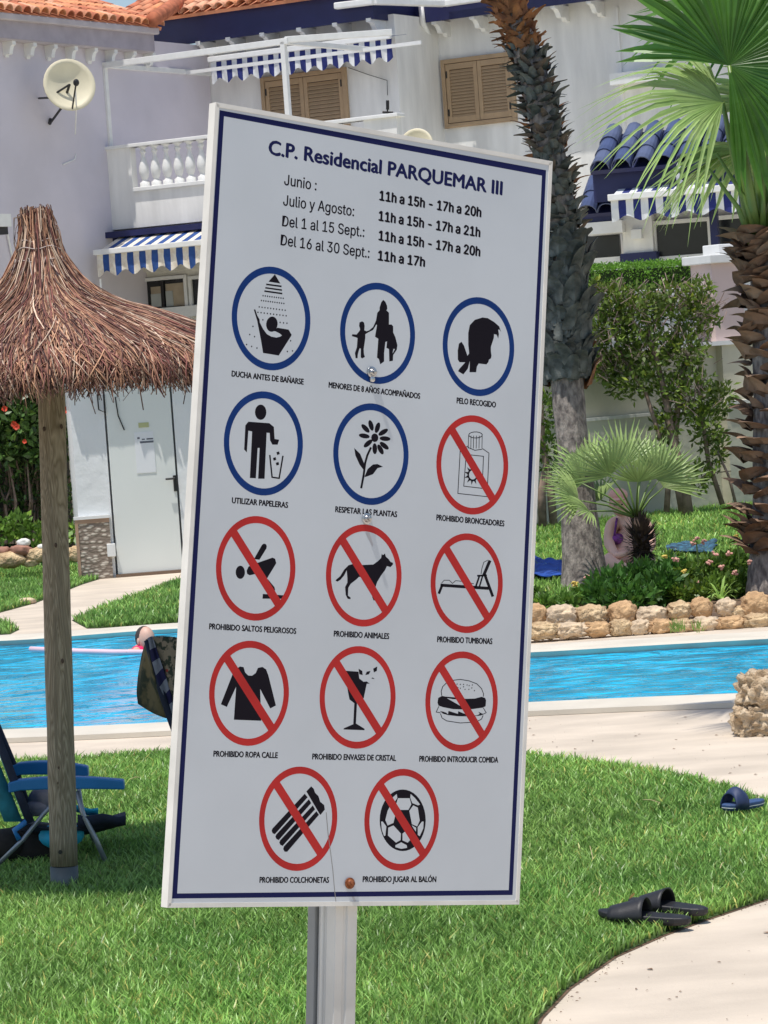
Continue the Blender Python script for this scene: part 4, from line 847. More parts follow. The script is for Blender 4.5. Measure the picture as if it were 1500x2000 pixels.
# roof slab with a row of round tiles whose shade falls on the wall
q = MB(); q.fbox(FS, u_l - .08, ud1 + 1.7, SZ, SZ + .10, -2.5, .17); q.build("roof_slab", M_shed, sh)
tsh = tile_mesh(.085, .42, M_tile)
for i in range(14):
    o = FS.pt(u_l + .02 + i * .19, SZ + .10, .22 + .01 * random.random() + (.0 if i > 2 else -.03)); xx = FS.t; dn = -FS.n
    inst("roof_tile", tsh, Matrix.Translation(o) @ Matrix((xx, dn, Vector((0, 0, 1)))).transposed().to_4x4(), sh)
q = MB(); q.tube([FS.pt(*FS.hit(190, 770, .03), .03), FS.pt(*FS.hit(193, 800, .03), .03), FS.pt(*FS.hit(205, 806, .03), .03), FS.pt(*FS.hit(203, 770, .03), .03)], .008, 5); q.tube([FS.pt(*FS.hit(225, 775, .03), .03), FS.pt(*FS.hit(231, 812, .03), .03), FS.pt(*FS.hit(243, 840, .03), .03)], .007, 5); q.build("loose_cable", M_black, sh)
# ================================================================== PLANTS
M_bark = mat("grey_palm_bark", (.36, .31, .27), .95, col2=(.12, .10, .09), nscale=11, bump=.012, bscale=22, stretch=(2.4, 2.4, 1.1), detail=9)
M_boot = mat("grey_leaf_base", (.155, .165, .15), .85, col2=(.045, .052, .046), nscale=11, bump=.004, bscale=60, detail=8)
M_boot_r = mat("rusty_leaf_base", (.40, .17, .06), .9, col2=(.15, .06, .03), nscale=9, bump=.004, bscale=60)
M_boot_b = mat("brown_leaf_base", (.23, .14, .085), .85, col2=(.09, .05, .03), nscale=7, bump=.004, bscale=50, detail=8)
M_fan = mat("fan_palm_leaf", (.11, .25, .045), .38, col2=(.075, .19, .035), nscale=5, attr=True, trans=.38)
M_fan2 = mat("sunlit_pale_leaf", (.42, .56, .22), .32, col2=(.30, .45, .14), nscale=5, attr=True, trans=.35)  # sunlit fronds' brightness put into the colour; the strap leaves share it
M_pet = mat("green_petiole", (.16, .26, .05), .4, col2=(.12, .19, .04), nscale=4)
def boot_mesh(L, W, m, curl=.6, tipup=.5, seed=0, thk=.018, end=.0):
    r = random.Random(seed); V = []; K = 5
    for j in range(K + 1):
        t = j / K; w = W * (1 - (1 - end) * t ** 1.6) * (1 if j else .9) + .006; out = L * (.15 + curl * t ** 1.5) + .01 * r.random(); up_ = L * (t * (1 - .35 * t) * tipup * 2)
        th = thk * (1 - t) + .004
        V += [(-w / 2, out - .02 * (1 - t), up_), (0, out + th, up_ + .3 * th), (w / 2, out - .02 * (1 - t), up_), (0, out - th * .6, up_)]
    Fs = []
    for j in range(K):
        b = 4 * j
        for k in range(4): Fs.append((b + k, b + (k + 1) % 4, b + 4 + (k + 1) % 4, b + 4 + k))
    Fs.append((K * 4, K * 4 + 1, K * 4 + 2, K * 4 + 3)); return mesh_data("leaf_base", V, Fs, m)
def spine_interp(sp, t):
    n_ = len(sp) - 1; f = t * n_; i = min(int(f), n_ - 1); k = f - i
    return sp[i][0].lerp(sp[i + 1][0], k), sp[i][1] * (1 - k) + sp[i + 1][1] * k
def palm_trunk(par, sp, y_boot, per, rowh, sets, tilt=0.0, limit=290, scale=1.0, bandf=None):
    """sp list of (point, radius) bottom->top; boots above spine fraction y_boot"""
    q = MB(); pts = []; rad = []
    for i in range(41):
        p, r = spine_interp(sp, i / 40); pts.append(p); rad.append(r * (1 + .03 * random.uniform(-1, 1)))
    q.tube(pts, rad, 28); q.build("trunk", M_bark, par, smooth=True)
    Ltot = sum((sp[i + 1][0] - sp[i][0]).length for i in range(len(sp) - 1)); cnt = 0; ang = 0; back = MB(); h = y_boot; row = 0
    while h < 1:
        p, r = spine_interp(sp, h); p2, _ = spine_interp(sp, min(1, h + .01)); p1, _ = spine_interp(sp, max(0, h - .01)); ax_ = (p2 - p1).normalized()
        for k in range(per):
            a = 2 * pi * (k + .5 * (row % 2)) / per + random.uniform(-.12, .12)
            x = ax_.cross(Vector((0, 1, 0))).normalized(); y = ax_.cross(x); o = x * cos(a) + y * sin(a); s = ax_.cross(o)
            me_, sc_ = sets(h, random.random()); sc_ *= random.uniform(.8, 1.2) * scale
            Mx = Matrix.Translation(p + o * (r * .93) + ax_ * random.uniform(-.02, .02)) @ Matrix((s, o, ax_)).transposed().to_4x4() @ Matrix.Rotation(random.uniform(-.4, .4) + tilt, 4, 'X') @ Matrix.Rotation(random.uniform(-.6, .6), 4, 'Z') @ Matrix.Rotation(random.uniform(-.35, .35), 4, 'Y') @ Matrix.Scale(sc_, 4)
            facing = o.dot((CAM - p).normalized())
            if facing > -.25 and cnt < limit: inst("leaf_base", me_, Mx, par); cnt += 1
            else:
                b0 = len(back.V); back.V += [Mx @ v.co for v in me_.vertices]
                for f in me_.polygons: back.F.append(tuple(i + b0 for i in f.vertices)); back.M.append(0)
        h += rowh / Ltot; row += 1
    if back.V: kind(back.build("rear_leaf_bases", [sets(.9, .5)[0].materials[0]], par), 'stuff')
def fan_leaf(par, hub, pdir, nrm, R, nseg, spread, droop=.15, m=None, tint=(1, 1, 1), w=None, name="fan_leaf", joined=.42, asym=0.0, fold=.25, seed=0):
    r = random.Random(seed); pdir = Vector(pdir).normalized(); nrm = Vector(nrm); nrm = (nrm - pdir * nrm.dot(pdir)).normalized(); sd_ = pdir.cross(nrm)
    V = []; Fs = []; T = []; K = 6
    for i in range(nseg):
        f = (i + .5) / nseg * 2 - 1; a = f * spread + asym; d = pdir * cos(a) + sd_ * sin(a); e = -pdir * sin(a) + sd_ * cos(a)
        Rl = R * (1 - .18 * f * f) * r.uniform(.9, 1.06); wseg = (w or 2 * spread * R * joined / nseg * 1.15); tn = r.uniform(.75, 1.2); dr = droop * r.uniform(.6, 1.5); tw = r.uniform(-.04, .04)
        for j in range(K + 1):
            t = j / K; rr = Rl * t; ww = wseg * (t / joined if t < joined else max(.02, 1 - ((t - joined) / (1 - joined)) ** 1.3))
            c = hub + d * rr + e * tw * rr * t + nrm * (.10 * R * sin(pi * min(1, t * 1.2)) * .5) - Vector((0, 0, 1)) * dr * R * max(0, t - .3) ** 2 * 1.8
            fl = ww * fold
            V += [c - e * ww / 2 + nrm * fl * .0, c - nrm * fl, c + e * ww / 2]; k3 = (.85 + .3 * t) * tn; T += [(tint[0] * k3, tint[1] * k3, tint[2] * k3)] * 3
        b = i * (K + 1) * 3
        for j in range(K):
            q = b + 3 * j; Fs += [(q, q + 1, q + 4, q + 3), (q + 1, q + 2, q + 5, q + 4)]
    return mk(name, V, Fs, m or M_fan, par, tint=T)
def petiole(par, pts, r0, r1):
    q = MB(); n_ = len(pts); q.tube(pts, [r0 + (r1 - r0) * i / (n_ - 1) for i in range(n_)], 7); return q.build("petiole", M_pet, par, smooth=True)

# --- left palm
DL = (G(1142, 1152) - CAM).dot(FW); PXM = F_PX / DL
lp = thing("fan_palm", "tall leaning fan palm with grey lower trunk and rusty top, beside the board", "palm tree", G(1142, 1152))
sp = [(P(x, y, DL + (1150 - y) * .0004), hw / PXM) for x, y, hw in ((1146, 1175, 54), (1140, 1100, 42), (1131, 1000, 36), (1122, 900, 32), (1113, 810, 31), (1108, 750, 33), (1104, 680, 36), (1100, 600, 38), (1097, 500, 37), (1091, 410, 34), (1078, 320, 31), (1062, 230, 30), (1043, 150, 29), (1020, 80, 27), (998, 20, 25), (980, -40, 24), (965, -90, 24))]
bL = [boot_mesh(.30, .17, M_boot, .22, .55, 1, .02, .25), boot_mesh(.24, .15, M_boot, .32, .5, 2, .02, .35)]; M_bb = mat("brownish_leaf_base", (.17, .13, .10), .85, col2=(.06, .045, .035), nscale=9)
bS = [boot_mesh(.15, .085, M_boot, .7, .4, 3, .025, .25), boot_mesh(.13, .10, M_boot, .45, .5, 4, .02, .4), boot_mesh(.16, .07, M_bb, .8, .3, 5, .022, .15), boot_mesh(.12, .09, M_boot, .9, .05, 8, .02, .3)]; bR = [boot_mesh(.16, .08, M_boot_r, .8, .45, 6, .02, .1), boot_mesh(.13, .09, M_boot_r, .6, .6, 7, .02, .3)]
def setsL(h, r):
    if h < .52: return bL[int(r * 2) % 2], 1.0
    if h > .88 or (h > .84 and r > .5): return bR[int(r * 2) % 2], 1.0
    return bS[int(r * 4) % 4], 1.0
palm_trunk(lp, sp, .315, 11, .060, setsL, limit=290)
topL = sp[-1][0]
for i in range(9):
    a = 2 * pi * i / 9 + .3
    if cos(a) + sin(a) > .2: continue
    d = Vector((cos(a), sin(a), .75 + .4 * (i % 2))).normalized(); h2 = topL + d * .95; petiole(lp, [topL, topL + d * .5, h2], .03, .012)
    fan_leaf(lp, h2, d + Vector((0, 0, -.5)), Vector((0, 0, 1)) + d * .3, .95, 26, 2.2, .3, seed=i)

# --- right palm
DR = (G(1508, 1168) - CAM).dot(FW); PR = F_PX / DR
rp = thing("fan_palm", "fan palm at the right edge with hooked brown leaf bases and big green fans", "palm tree", G(1508, 1168))
sp = [(P(x, y, DR), hw / PR) for x, y, hw in ((1512, 1185, 60), (1508, 1140, 50), (1509, 1080, 44), (1511, 1020, 42), (1513, 900, 42), (1514, 780, 42), (1512, 660, 42), (1506, 560, 40), (1498, 500, 36), (1490, 455, 28))]
bB = [boot_mesh(.30, .26, M_boot_b, .55, .22, 11, .05), boot_mesh(.26, .24, M_boot_b, .5, .32, 12, .045), boot_mesh(.32, .20, mat("tan_leaf_base", (.31, .20, .125), .85, col2=(.16, .09, .05), nscale=7), .6, .26, 13, .045)]
palm_trunk(rp, sp, .235, 10, .085, lambda h, r: (bB[int(r * 3) % 3], 1.0), tilt=-.15, limit=290)
cr0 = sp[-1][0]
def RP(x, y, dd=0): return P(x, y, DR + dd)
hub1 = RP(1424, 128, -.35)
petiole(rp, [RP(1487, 500), RP(1468, 400, -.1), RP(1446, 260, -.3), hub1], .055, .016)
fan_leaf(rp, hub1, RP(1500, 60, -.35) - RP(1424, 128, -.35), (.10, -1, .12), 1.12, 44, 2.3, .10, tint=(.9, .95, .7), joined=.62, fold=.30, seed=21)
hub2 = RP(1412, 200, -.30)
petiole(rp, [RP(1470, 470, .1), RP(1452, 380, .15), RP(1425, 270, .2), hub2], .045, .014)
fan_leaf(rp, hub2, (-.97, -.1, .12), (-.15, -.8, .75), 1.12, 36, 1.35, .30, m=M_fan2, tint=(1.05, 1.05, 1), joined=.36, asym=0, fold=.3, seed=22)
for i, (px_, py_, dd, dx, dy, dz, R, m_, sprd) in enumerate(((1500, 210, .5, .5, .5, .8, 1.0, M_fan2, 2.0), (1475, 300, .7, .15, .9, -.25, .95, M_fan2, 2.2), (1590, 120, -.3, .8, -.4, .6, 1.05, M_fan, 2.2),
        (1455, 40, .6, -.2, .8, .9, 1.0, M_fan, 2.2), (1540, 10, 0, .3, -.2, 1, 1.0, M_fan, 2.3), (1440, 300, .75, -.5, .6, -.2, .8, M_fan2, 1.6))):
    hb = RP(px_, py_, dd); petiole(rp, [RP(1492, 470), RP((1492 + px_) / 2 - 4, (470 + py_) / 2 - 20, dd * .6), hb], .045, .015)
    fan_leaf(rp, hb, (dx, dy, dz), (-.2 * dx, -.6, 1.0), R, 36, sprd, .3, m=m_, seed=30 + i, joined=.5)
for i, (x0, y0, x1, y1) in enumerate(((1478, 470, 1400, 300), (1470, 480, 1385, 330), (1490, 470, 1462, 240))): petiole(rp, [RP(x0, y0, -.1), RP((x0 + x1) / 2 + 14, (y0 + y1) / 2, -.1), RP(x1, y1, -.1)], .028, .01)

# --- small dwarf palm
DS = 24.85; PS = F_PX / DS
dp_ = thing("dwarf_palm", "small grey-green dwarf fan palm with a dark spiky stub trunk before the seated woman", "palm", P(1252, 1118, DS))
M_dw = mat("grey_green_fan", (.40, .52, .19), .45, col2=(.27, .39, .13), nscale=6, attr=True, trans=.3)
M_dk = mat("dark_dry_leaf_base", (.10, .065, .045), .85, col2=(.03, .02, .018), nscale=12)
q = MB(); q.tube([P(1256, 1168, DS), P(1254, 1080, DS), P(1250, 1040, DS), P(1246, 1010, DS)], [.06, .07, .07, .05], 12); q.build("trunk", M_dk, dp_, smooth=True)
sk = MB()
for i in range(520):
    t = random.random(); c = P(1253, 1082 - 34 * t, DS); a = random.uniform(0, 2 * pi); el = (t - .42) * 2.6 + random.uniform(-.5, .4); d = Vector((cos(a) * cos(el), sin(a) * cos(el), sin(el))); L = random.uniform(.15, .24); s_ = d.cross(Vector((0, 0, 1))).normalized() * random.uniform(.010, .02)
    m1 = c + d * L * .6; sk.add([c - s_, c + s_, m1 + s_ * .8, m1 - s_ * .8, c + d * L + Vector((0, 0, .02))], [(0, 1, 2, 3), (3, 2, 4)])
kind(sk.build("spiky_leaf_bases", M_dk, dp_), 'stuff')
crown = P(1243, 1012, DS)
for i, (ax_, ay_, dd, R, nz) in enumerate(((1168, 955, -.1, .40, .5), (1162, 985, -.3, .42, .8), (1185, 930, .2, .44, .4), (1215, 940, -.25, .44, .3), (1238, 925, .1, .46, .3), (1268, 930, .25, .46, .25), (1262, 952, -.35, .40, .35), (1296, 950, -.1, .46, .4), (1305, 962, .1, .46, .5), (1200, 985, .35, .40, .8), (1290, 935, .35, .42, .5), (1180, 1005, -.4, .34, 1.1))):
    ax_ = 1229 + (ax_ - 1247) * 1.16; ay_ = 1004 + (ay_ - 1010) * 1.08; R *= .94
    hb = P(ax_, ay_, DS + dd); d = (hb - crown).normalized(); mid = crown.lerp(hb, .5) + Vector((0, 0, .03)); petiole(dp_, [crown, mid, hb], .010, .005)
    side_ = Vector((.15 * d.x, -1, nz)); fan_leaf(dp_, hb, d + Vector((0, 0, .12)), side_, R, 19, 1.25, .05, m=M_dw, joined=.42, fold=.25, seed=50 + i, tint=(1, 1, 1))

# --- leaf clouds
def leaf_cloud(name, par, blobs, n, size, m, tint=(1, 1, 1), asp=.45, seed=0, shell=.5, up=.3, var=.35, hollow=None):
    rng = np.random.default_rng(seed); vol = np.array([b[1][0] * b[1][1] * b[1][2] for b in blobs]) ** .67; vol = vol / vol.sum(); idx = rng.choice(len(blobs), n, p=vol)
    C = np.array([list(b[0]) for b in blobs])[idx]; Rr = np.array([list(b[1]) for b in blobs])[idx]
    d = rng.normal(size=(n, 3)); d /= np.linalg.norm(d, axis=1)[:, None]; rad = rng.uniform(shell, 1, n) ** .6; lump = 1 + .18 * np.sin(d[:, 0] * 7 + C[:, 0] * 3) * np.sin(d[:, 2] * 6 + 1.7) 
    c = C + d * Rr * (rad * lump)[:, None]
    ax_ = d * .8 + rng.normal(size=(n, 3)) * .7 + np.array([0, 0, up]); ax_ /= np.linalg.norm(ax_, axis=1)[:, None]
    s = np.cross(ax_, rng.normal(size=(n, 3))); s /= np.linalg.norm(s, axis=1)[:, None]; nn = np.cross(ax_, s)
    L = size * rng.uniform(.6, 1.3, n)[:, None]; W = L * asp
    V = np.stack([c, c + ax_ * L * .5 + s * W * .5 - nn * W * .12, c + ax_ * L, c + ax_ * L * .5 - s * W * .5 - nn * W * .12], 1).reshape(-1, 3)
    Fq = np.arange(n)[:, None] * 4 + np.array([[0, 1, 2, 3]])
    t = rng.uniform(1 - var, 1 + var, n)[:, None] * np.array(tint); yl = rng.random(n) < .08; t[yl] *= np.array([1.5, 1.25, .9])
    return mk(name, V, Fq, m, par, fast=True, tint=np.repeat(t, 4, 0))
def blob(x, y, d, rx, ry, rd=None):
    """ellipsoid centred at a pixel, radii in pixels"""
    k = d / F_PX; return (P(x, y, d), (rx * k, (rd if rd else rx * k * .8), ry * k))
M_stem = mat("woody_stem", (.30, .21, .16), .9, var=.35, nscale=12)
M_twig = mat("pinkish_dry_twig", (.40, .28, .24), .9, var=.35, nscale=12)
bs = thing("leafy_shrub", "big half-bare leafy shrub climbing against the garden wall between the palms", "shrub", G(1335, 1008))
DB = (G(1335, 1008) - CAM).dot(FW) - .35
blobs = [blob(1190, 590, DB, 50, 40), blob(1250, 600, DB, 55, 42), blob(1320, 590, DB, 50, 42), blob(1370, 610, DB, 34, 45), blob(1200, 660, DB, 55, 50), blob(1270, 680, DB, 55, 50), blob(1340, 680, DB, 48, 55), blob(1180, 715, DB, 36, 30), blob(1350, 770, DB, 45, 60), blob(1380, 830, DB, 36, 50), blob(1310, 760, DB, 34, 30), blob(1400, 880, DB, 22, 40), blob(1160, 560, DB, 22, 14), blob(1370, 560, DB, 26, 16)]
blobs += [blob(1235, 745, DB, 55, 35), blob(1365, 930, DB, 26, 36), blob(1300, 830, DB, 26, 36), blob(1410, 780, DB, 26, 40)]
leaf_cloud("foliage", bs, blobs, 6600, .085, M_leaf, (1.4, 1.12, 1.1), seed=3, shell=.15, asp=.42, var=.5)
tw = MB()
for i in range(620):
    b_ = random.choice(blobs[:9]); c = b_[0] + Vector((random.gauss(0, .5) * b_[1][0], random.gauss(0, .5) * b_[1][1], random.gauss(0, .5) * b_[1][2])); d = Vector((random.gauss(0, .7), random.gauss(0, .5), random.uniform(.2, 1))).normalized() * random.uniform(.1, .28); tw.bar(c, c + d * .75, .0065, .0065)
kind(tw.build("bare_twigs", M_twig, bs), 'stuff')
for pts, r0 in (([(1342, 1010), (1335, 930), (1312, 860), (1300, 790), (1285, 720), (1262, 640)], .07), ([(1338, 1008), (1325, 940), (1318, 850), (1330, 760), (1345, 690)], .055), ([(1300, 1000), (1305, 930), (1290, 850), (1260, 770), (1220, 700), (1195, 640)], .035), ([(1410, 985), (1385, 900), (1375, 820), (1362, 740)], .03), ([(1440, 985), (1425, 930), (1400, 880)], .018), ([(1345, 950), (1380, 925), (1430, 920)], .008)):
    q = MB(); q.tube([P(x + random.uniform(-3, 3), y, DB - .05 + .1 * random.random()) for x, y in pts], [r0 * (1 - .13 * k) for k in range(len(pts))], 8); q.build("stem", M_stem, bs, smooth=True)
vs = thing("climbing_shrub", "narrow leafy shrub on the garden wall between the board and the leaning palm", "shrub", G(1075, 1030))
DV = (G(1075, 1032) - CAM).dot(FW) - .3
leaf_cloud("foliage", vs, [blob(1062, 700, DV, 30, 55), blob(1058, 800, DV, 30, 50), blob(1072, 880, DV, 24, 50), blob(1085, 620, DV, 26, 40), blob(1100, 950, DV, 10, 20), blob(1000, 760, DV, 50, 90)], 1500, .085, M_leaf, (1.25, 1.15, 1), seed=4, shell=.2, var=.5)
for pts in ([(1082, 1032), (1075, 950), (1060, 870), (1055, 760), (1066, 660)], [(1060, 1032), (1058, 960), (1068, 900)]):
    q = MB(); q.tube([P(x, y, DV) for x, y in pts], [.05, .045, .035, .03, .02][:len(pts)], 8); q.build("stem", M_stem, vs, smooth=True)
# trimmed hedge on the terrace
hd = thing("trimmed_hedge", "flat-topped clipped green hedge on the terrace in front of the porch", "hedge", FWL.pt(1, TZ, -1.4))
h0, hz1 = FWL.hit(1120, 527, -1.0); h1, _ = FWL.hit(1392, 510, -1.0); hz1 = FWL.hit(1270, 515, -1.0)[1]
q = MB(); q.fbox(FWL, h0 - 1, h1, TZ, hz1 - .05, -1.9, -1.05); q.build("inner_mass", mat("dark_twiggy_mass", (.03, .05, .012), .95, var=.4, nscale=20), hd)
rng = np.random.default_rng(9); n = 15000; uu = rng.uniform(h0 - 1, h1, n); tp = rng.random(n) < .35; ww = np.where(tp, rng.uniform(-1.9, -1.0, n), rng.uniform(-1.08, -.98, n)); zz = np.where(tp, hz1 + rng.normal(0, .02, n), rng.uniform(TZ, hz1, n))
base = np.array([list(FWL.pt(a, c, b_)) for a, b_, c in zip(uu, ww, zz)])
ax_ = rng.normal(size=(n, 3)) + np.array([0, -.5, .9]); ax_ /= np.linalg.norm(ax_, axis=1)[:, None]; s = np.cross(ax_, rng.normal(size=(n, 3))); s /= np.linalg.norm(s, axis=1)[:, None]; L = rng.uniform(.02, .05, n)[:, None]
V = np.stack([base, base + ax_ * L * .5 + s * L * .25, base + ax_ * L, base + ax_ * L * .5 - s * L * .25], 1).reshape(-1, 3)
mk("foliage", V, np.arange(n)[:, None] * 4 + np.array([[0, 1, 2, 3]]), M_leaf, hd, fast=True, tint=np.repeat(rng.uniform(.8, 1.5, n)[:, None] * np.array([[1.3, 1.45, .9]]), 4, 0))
# dark hedge at the left with red flowers
lh = thing("dark_hedge", "tall dark hedge with red flowers left of the shed, behind the straw umbrella post", "hedge", G(60, 1080))
DH = 33.0
M_dleaf = mat("dark_glossy_leaves", (.075, .14, .035), .35, var=.4, nscale=3, attr=True, trans=.2)
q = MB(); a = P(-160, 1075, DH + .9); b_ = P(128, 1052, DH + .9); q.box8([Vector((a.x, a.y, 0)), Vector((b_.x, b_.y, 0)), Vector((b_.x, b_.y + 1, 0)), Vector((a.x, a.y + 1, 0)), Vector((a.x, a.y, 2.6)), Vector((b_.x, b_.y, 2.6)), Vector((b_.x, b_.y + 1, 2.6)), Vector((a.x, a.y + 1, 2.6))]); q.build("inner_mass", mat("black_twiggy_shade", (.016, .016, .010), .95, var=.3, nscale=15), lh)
bl = [blob(x, y, DH + random.uniform(-.1, .4), 46, 36, .4) for x in (-100, -40, 10, 55, 95) for y in (640, 700, 760, 815, 870)]
leaf_cloud("foliage", lh, bl, 7500, .10, M_dleaf, (1, 1.05, 1), seed=5, shell=.2, var=.6, asp=.5)
leaf_cloud("foliage", lh, [blob(x, y, DH + .3, 42, 30, .3) for x in (-60, 0, 50, 100) for y in (930, 985, 1030)], 1500, .08, M_dleaf, (.9, 1, .9), seed=6, shell=.2, var=.5, asp=.4)
leaf_cloud("foliage", lh, [blob(x, y, DH - .1, 16, 22, .25) for x, y in ((132, 800), (134, 850), (138, 1010), (136, 960))], 260, .09, M_dleaf, (1, 1, .9), seed=16, shell=.2, asp=.4)
q = MB()
for i in range(46):
    x = random.uniform(-60, 128); q.tube([P(x, 1062, DH + random.uniform(0, .6)), P(x + random.uniform(-12, 12), 980, DH + random.uniform(0, .6)), P(x + random.uniform(-24, 24), 900, DH + random.uniform(0, .6))], [.016, .012, .008], 5)
kind(q.build("bare_stems", M_stem, lh), 'stuff')
M_redf = mat("red_petals", (.62, .06, .02), .6, var=.3, nscale=20)
def flower(par, c, r, m, name="flower", n=5):
    q = MB(); c = Vector(c); q.V.append(c)
    for k in range(n):
        a = 2 * pi * k / n + random.random(); d = Vector((cos(a), -.5, sin(a))).normalized() * r; e = Vector((-sin(a), 0, cos(a))) * r * .5; b0 = len(q.V); q.V += [c + d * .6 + e, c + d + Vector((0, 0, 0)), c + d * .6 - e]; q.F.append((0, b0, b0 + 1, b0 + 2)); q.M.append(0)
    return q.build(name, m, par)
for x, y, r in ((32, 833, .045), (27, 828, .04), (132, 800, .05), (9, 798, .04), (48, 862, .03)): flower(lh, P(x, y, DH - .5), r, M_redf)
# low plants at the hedge foot
for i, (x, y, w_, h_, n_) in enumerate(((35, 1030, 26, 24, 170), (68, 1040, 20, 16, 110), (4, 1034, 14, 22, 70), (148, 1042, 10, 14, 60))):
    t = thing("low_plant", ["bright green low plant at the foot of the dark hedge", "small low plant just left of the straw umbrella post, by the stones", "low plant cut by the left picture edge at the hedge foot", "small plant squeezed between the wooden post and the shed"][i], "plant", P(x, y + h_, 31.6), "low plants along the hedge foot")
    leaf_cloud("foliage", t, [blob(x, y, 31.6, w_, h_, .14)], n_, .09, M_leaf, (1.2, 1.25, 1), seed=70 + i, shell=.2, asp=.55)

# --- planting bed at the right
bedp = [Vector(G(x, y)[:2]) for x, y in ((1000, 1196), (1160, 1178), (1330, 1100), (1500, 1090), (1900, 1080), (1900, 1200), (1500, 1217), (1035, 1236), (980, 1238))]
kind(poly_sheet("bed_earth", bedp, .010, M_earth), 'structure')
DG = 23.6
dg = thing("dark_green_shrub", "low dark green leafy mound at the foot of the dwarf palm", "shrub", P(1235, 1190, 22.8))
leaf_cloud("foliage", dg, [blob(1195, 1150, 22.9, 45, 34), blob(1245, 1140, 23.2, 50, 40), blob(1290, 1148, 23, 44, 36), blob(1170, 1165, 22.6, 30, 24), blob(1225, 1170, 22.5, 55, 22), blob(1310, 1120, 23.6, 30, 26)], 3600, .075, M_leaf, (.62, .85, .75), seed=8, shell=.2, up=.6, asp=.4)
la = thing("flowering_lantana", "low yellow-green bush dotted with small pink and yellow flowers, right of the dwarf palm", "bush", P(1390, 1180, 23))
leaf_cloud("foliage", la, [blob(1330, 1130, 23.6, 36, 28), blob(1380, 1120, 23.8, 40, 30), blob(1430, 1110, 24, 36, 34), blob(1345, 1160, 22.9, 40, 22), blob(1400, 1150, 23.2, 42, 26), blob(1450, 1150, 23.3, 30, 26), blob(1310, 1100, 24, 24, 18)], 3300, .06, M_leaf, (1.25, 1.15, .9), seed=10, shell=.2, up=.6, asp=.5, var=.5)
lo = thing("low_green_plant", "low green plant at the base of the leaning palm, beside the board edge", "plant", P(1070, 1190, 23))
leaf_cloud("foliage", lo, [blob(1060, 1180, 22.6, 26, 12), blob(1105, 1178, 22.6, 26, 14), blob(1140, 1165, 22.8, 22, 16), blob(1045, 1165, 23.2, 16, 12)], 800, .06, M_leaf, (1.0, 1.05, .9), seed=12, shell=.2, up=.6)
fl_c = {"pink": mat("pink_florets", (.72, .38, .30), .7, var=.3, nscale=60), "yellow": mat("yellow_florets", (.75, .55, .12), .7, var=.2, nscale=60)}
for i, (x, y) in enumerate(((1360, 1054), (1352, 1062), (1374, 1060), (1440, 1050), (1448, 1040), (1464, 1056), (1320, 1095), (1338, 1118), (1385, 1100), (1424, 1082), (1410, 1110), (1300, 1088), (1362, 1140), (1462, 1100), (1147, 1128), (1122, 1142), (1396, 1082), (1435, 1120), (1340, 1150), (1128, 1145), (1458, 1066))):
    q = MB(); c = P(x, y, 22.9 if y > 1075 else 23.5)
    for k in range(9):
        a = random.uniform(0, 2 * pi); e = random.uniform(0, 1) ; q.ell(c + Vector((cos(a) * .024 * e, sin(a) * .02 * e, random.uniform(-.008, .02))), (.011, .011, .009), 6, 4)
    q.build("flower", fl_c["yellow" if i % 4 == 3 else "pink"], la)
for (x, y) in ((1360, 1054), (1440, 1050), (1464, 1056)): stx = MB(); stx.tube([P(x, y + 2, 23.5), P(x + 4, y + 50, 23.5)], .006, 5); stx.build("flower_stalk", M_pet, la)
sp_ = thing("strap_leaved_plant", "bright green strap-leaved plant behind the stone border near the right palm", "plant", P(1408, 1172, 22.6))
c0 = P(1408, 1172, 22.6)
for i in range(15):
    a = 2 * pi * i / 15 + random.uniform(-.2, .2); el = random.uniform(.5, 1.35); L = random.uniform(.16, .27); d = Vector((cos(a) * cos(el), sin(a) * cos(el), sin(el))); s_ = d.cross(Vector((0, 0, 1))).normalized() * .014; V = []
    for j in range(6):
        t = j / 5; p = c0 + d * L * t - Vector((0, 0, 1)) * .10 * t ** 3 * cos(el) * 1.5; ww = (1 - t ** 2) * (0.6 + .8 * t) + .02; V += [p - s_ * ww, p + s_ * ww]
    mk("leaf", V, [(2 * j, 2 * j + 1, 2 * j + 3, 2 * j + 2) for j in range(5)], M_fan2, sp_, tint=[(1.1, 1.2, .8)] * 12)
# tufts growing out of the stones
tf = thing("grass_tuft", "small dry grass tuft growing between the lower border stones", "grass tuft", P(1330, 1228, 20.9))
V = []; Fq = []
for i in range(70):
    x = random.choice((1330, 1362, 1318, 1325)) + random.gauss(0, 5); c = P(x, 1236 - random.uniform(0, 14), 20.75); d = Vector((random.gauss(0, .35), random.gauss(-.2, .2), 1)).normalized() * random.uniform(.03, .09); b0 = len(V); V += [c - Vector((.004, 0, 0)), c + Vector((.004, 0, 0)), c + d]; Fq.append((b0, b0 + 1, b0 + 2))
kind(mk("blades", V, Fq, M_grass, tf, tint=[(1.1, 1, 1)] * len(V)), 'stuff')

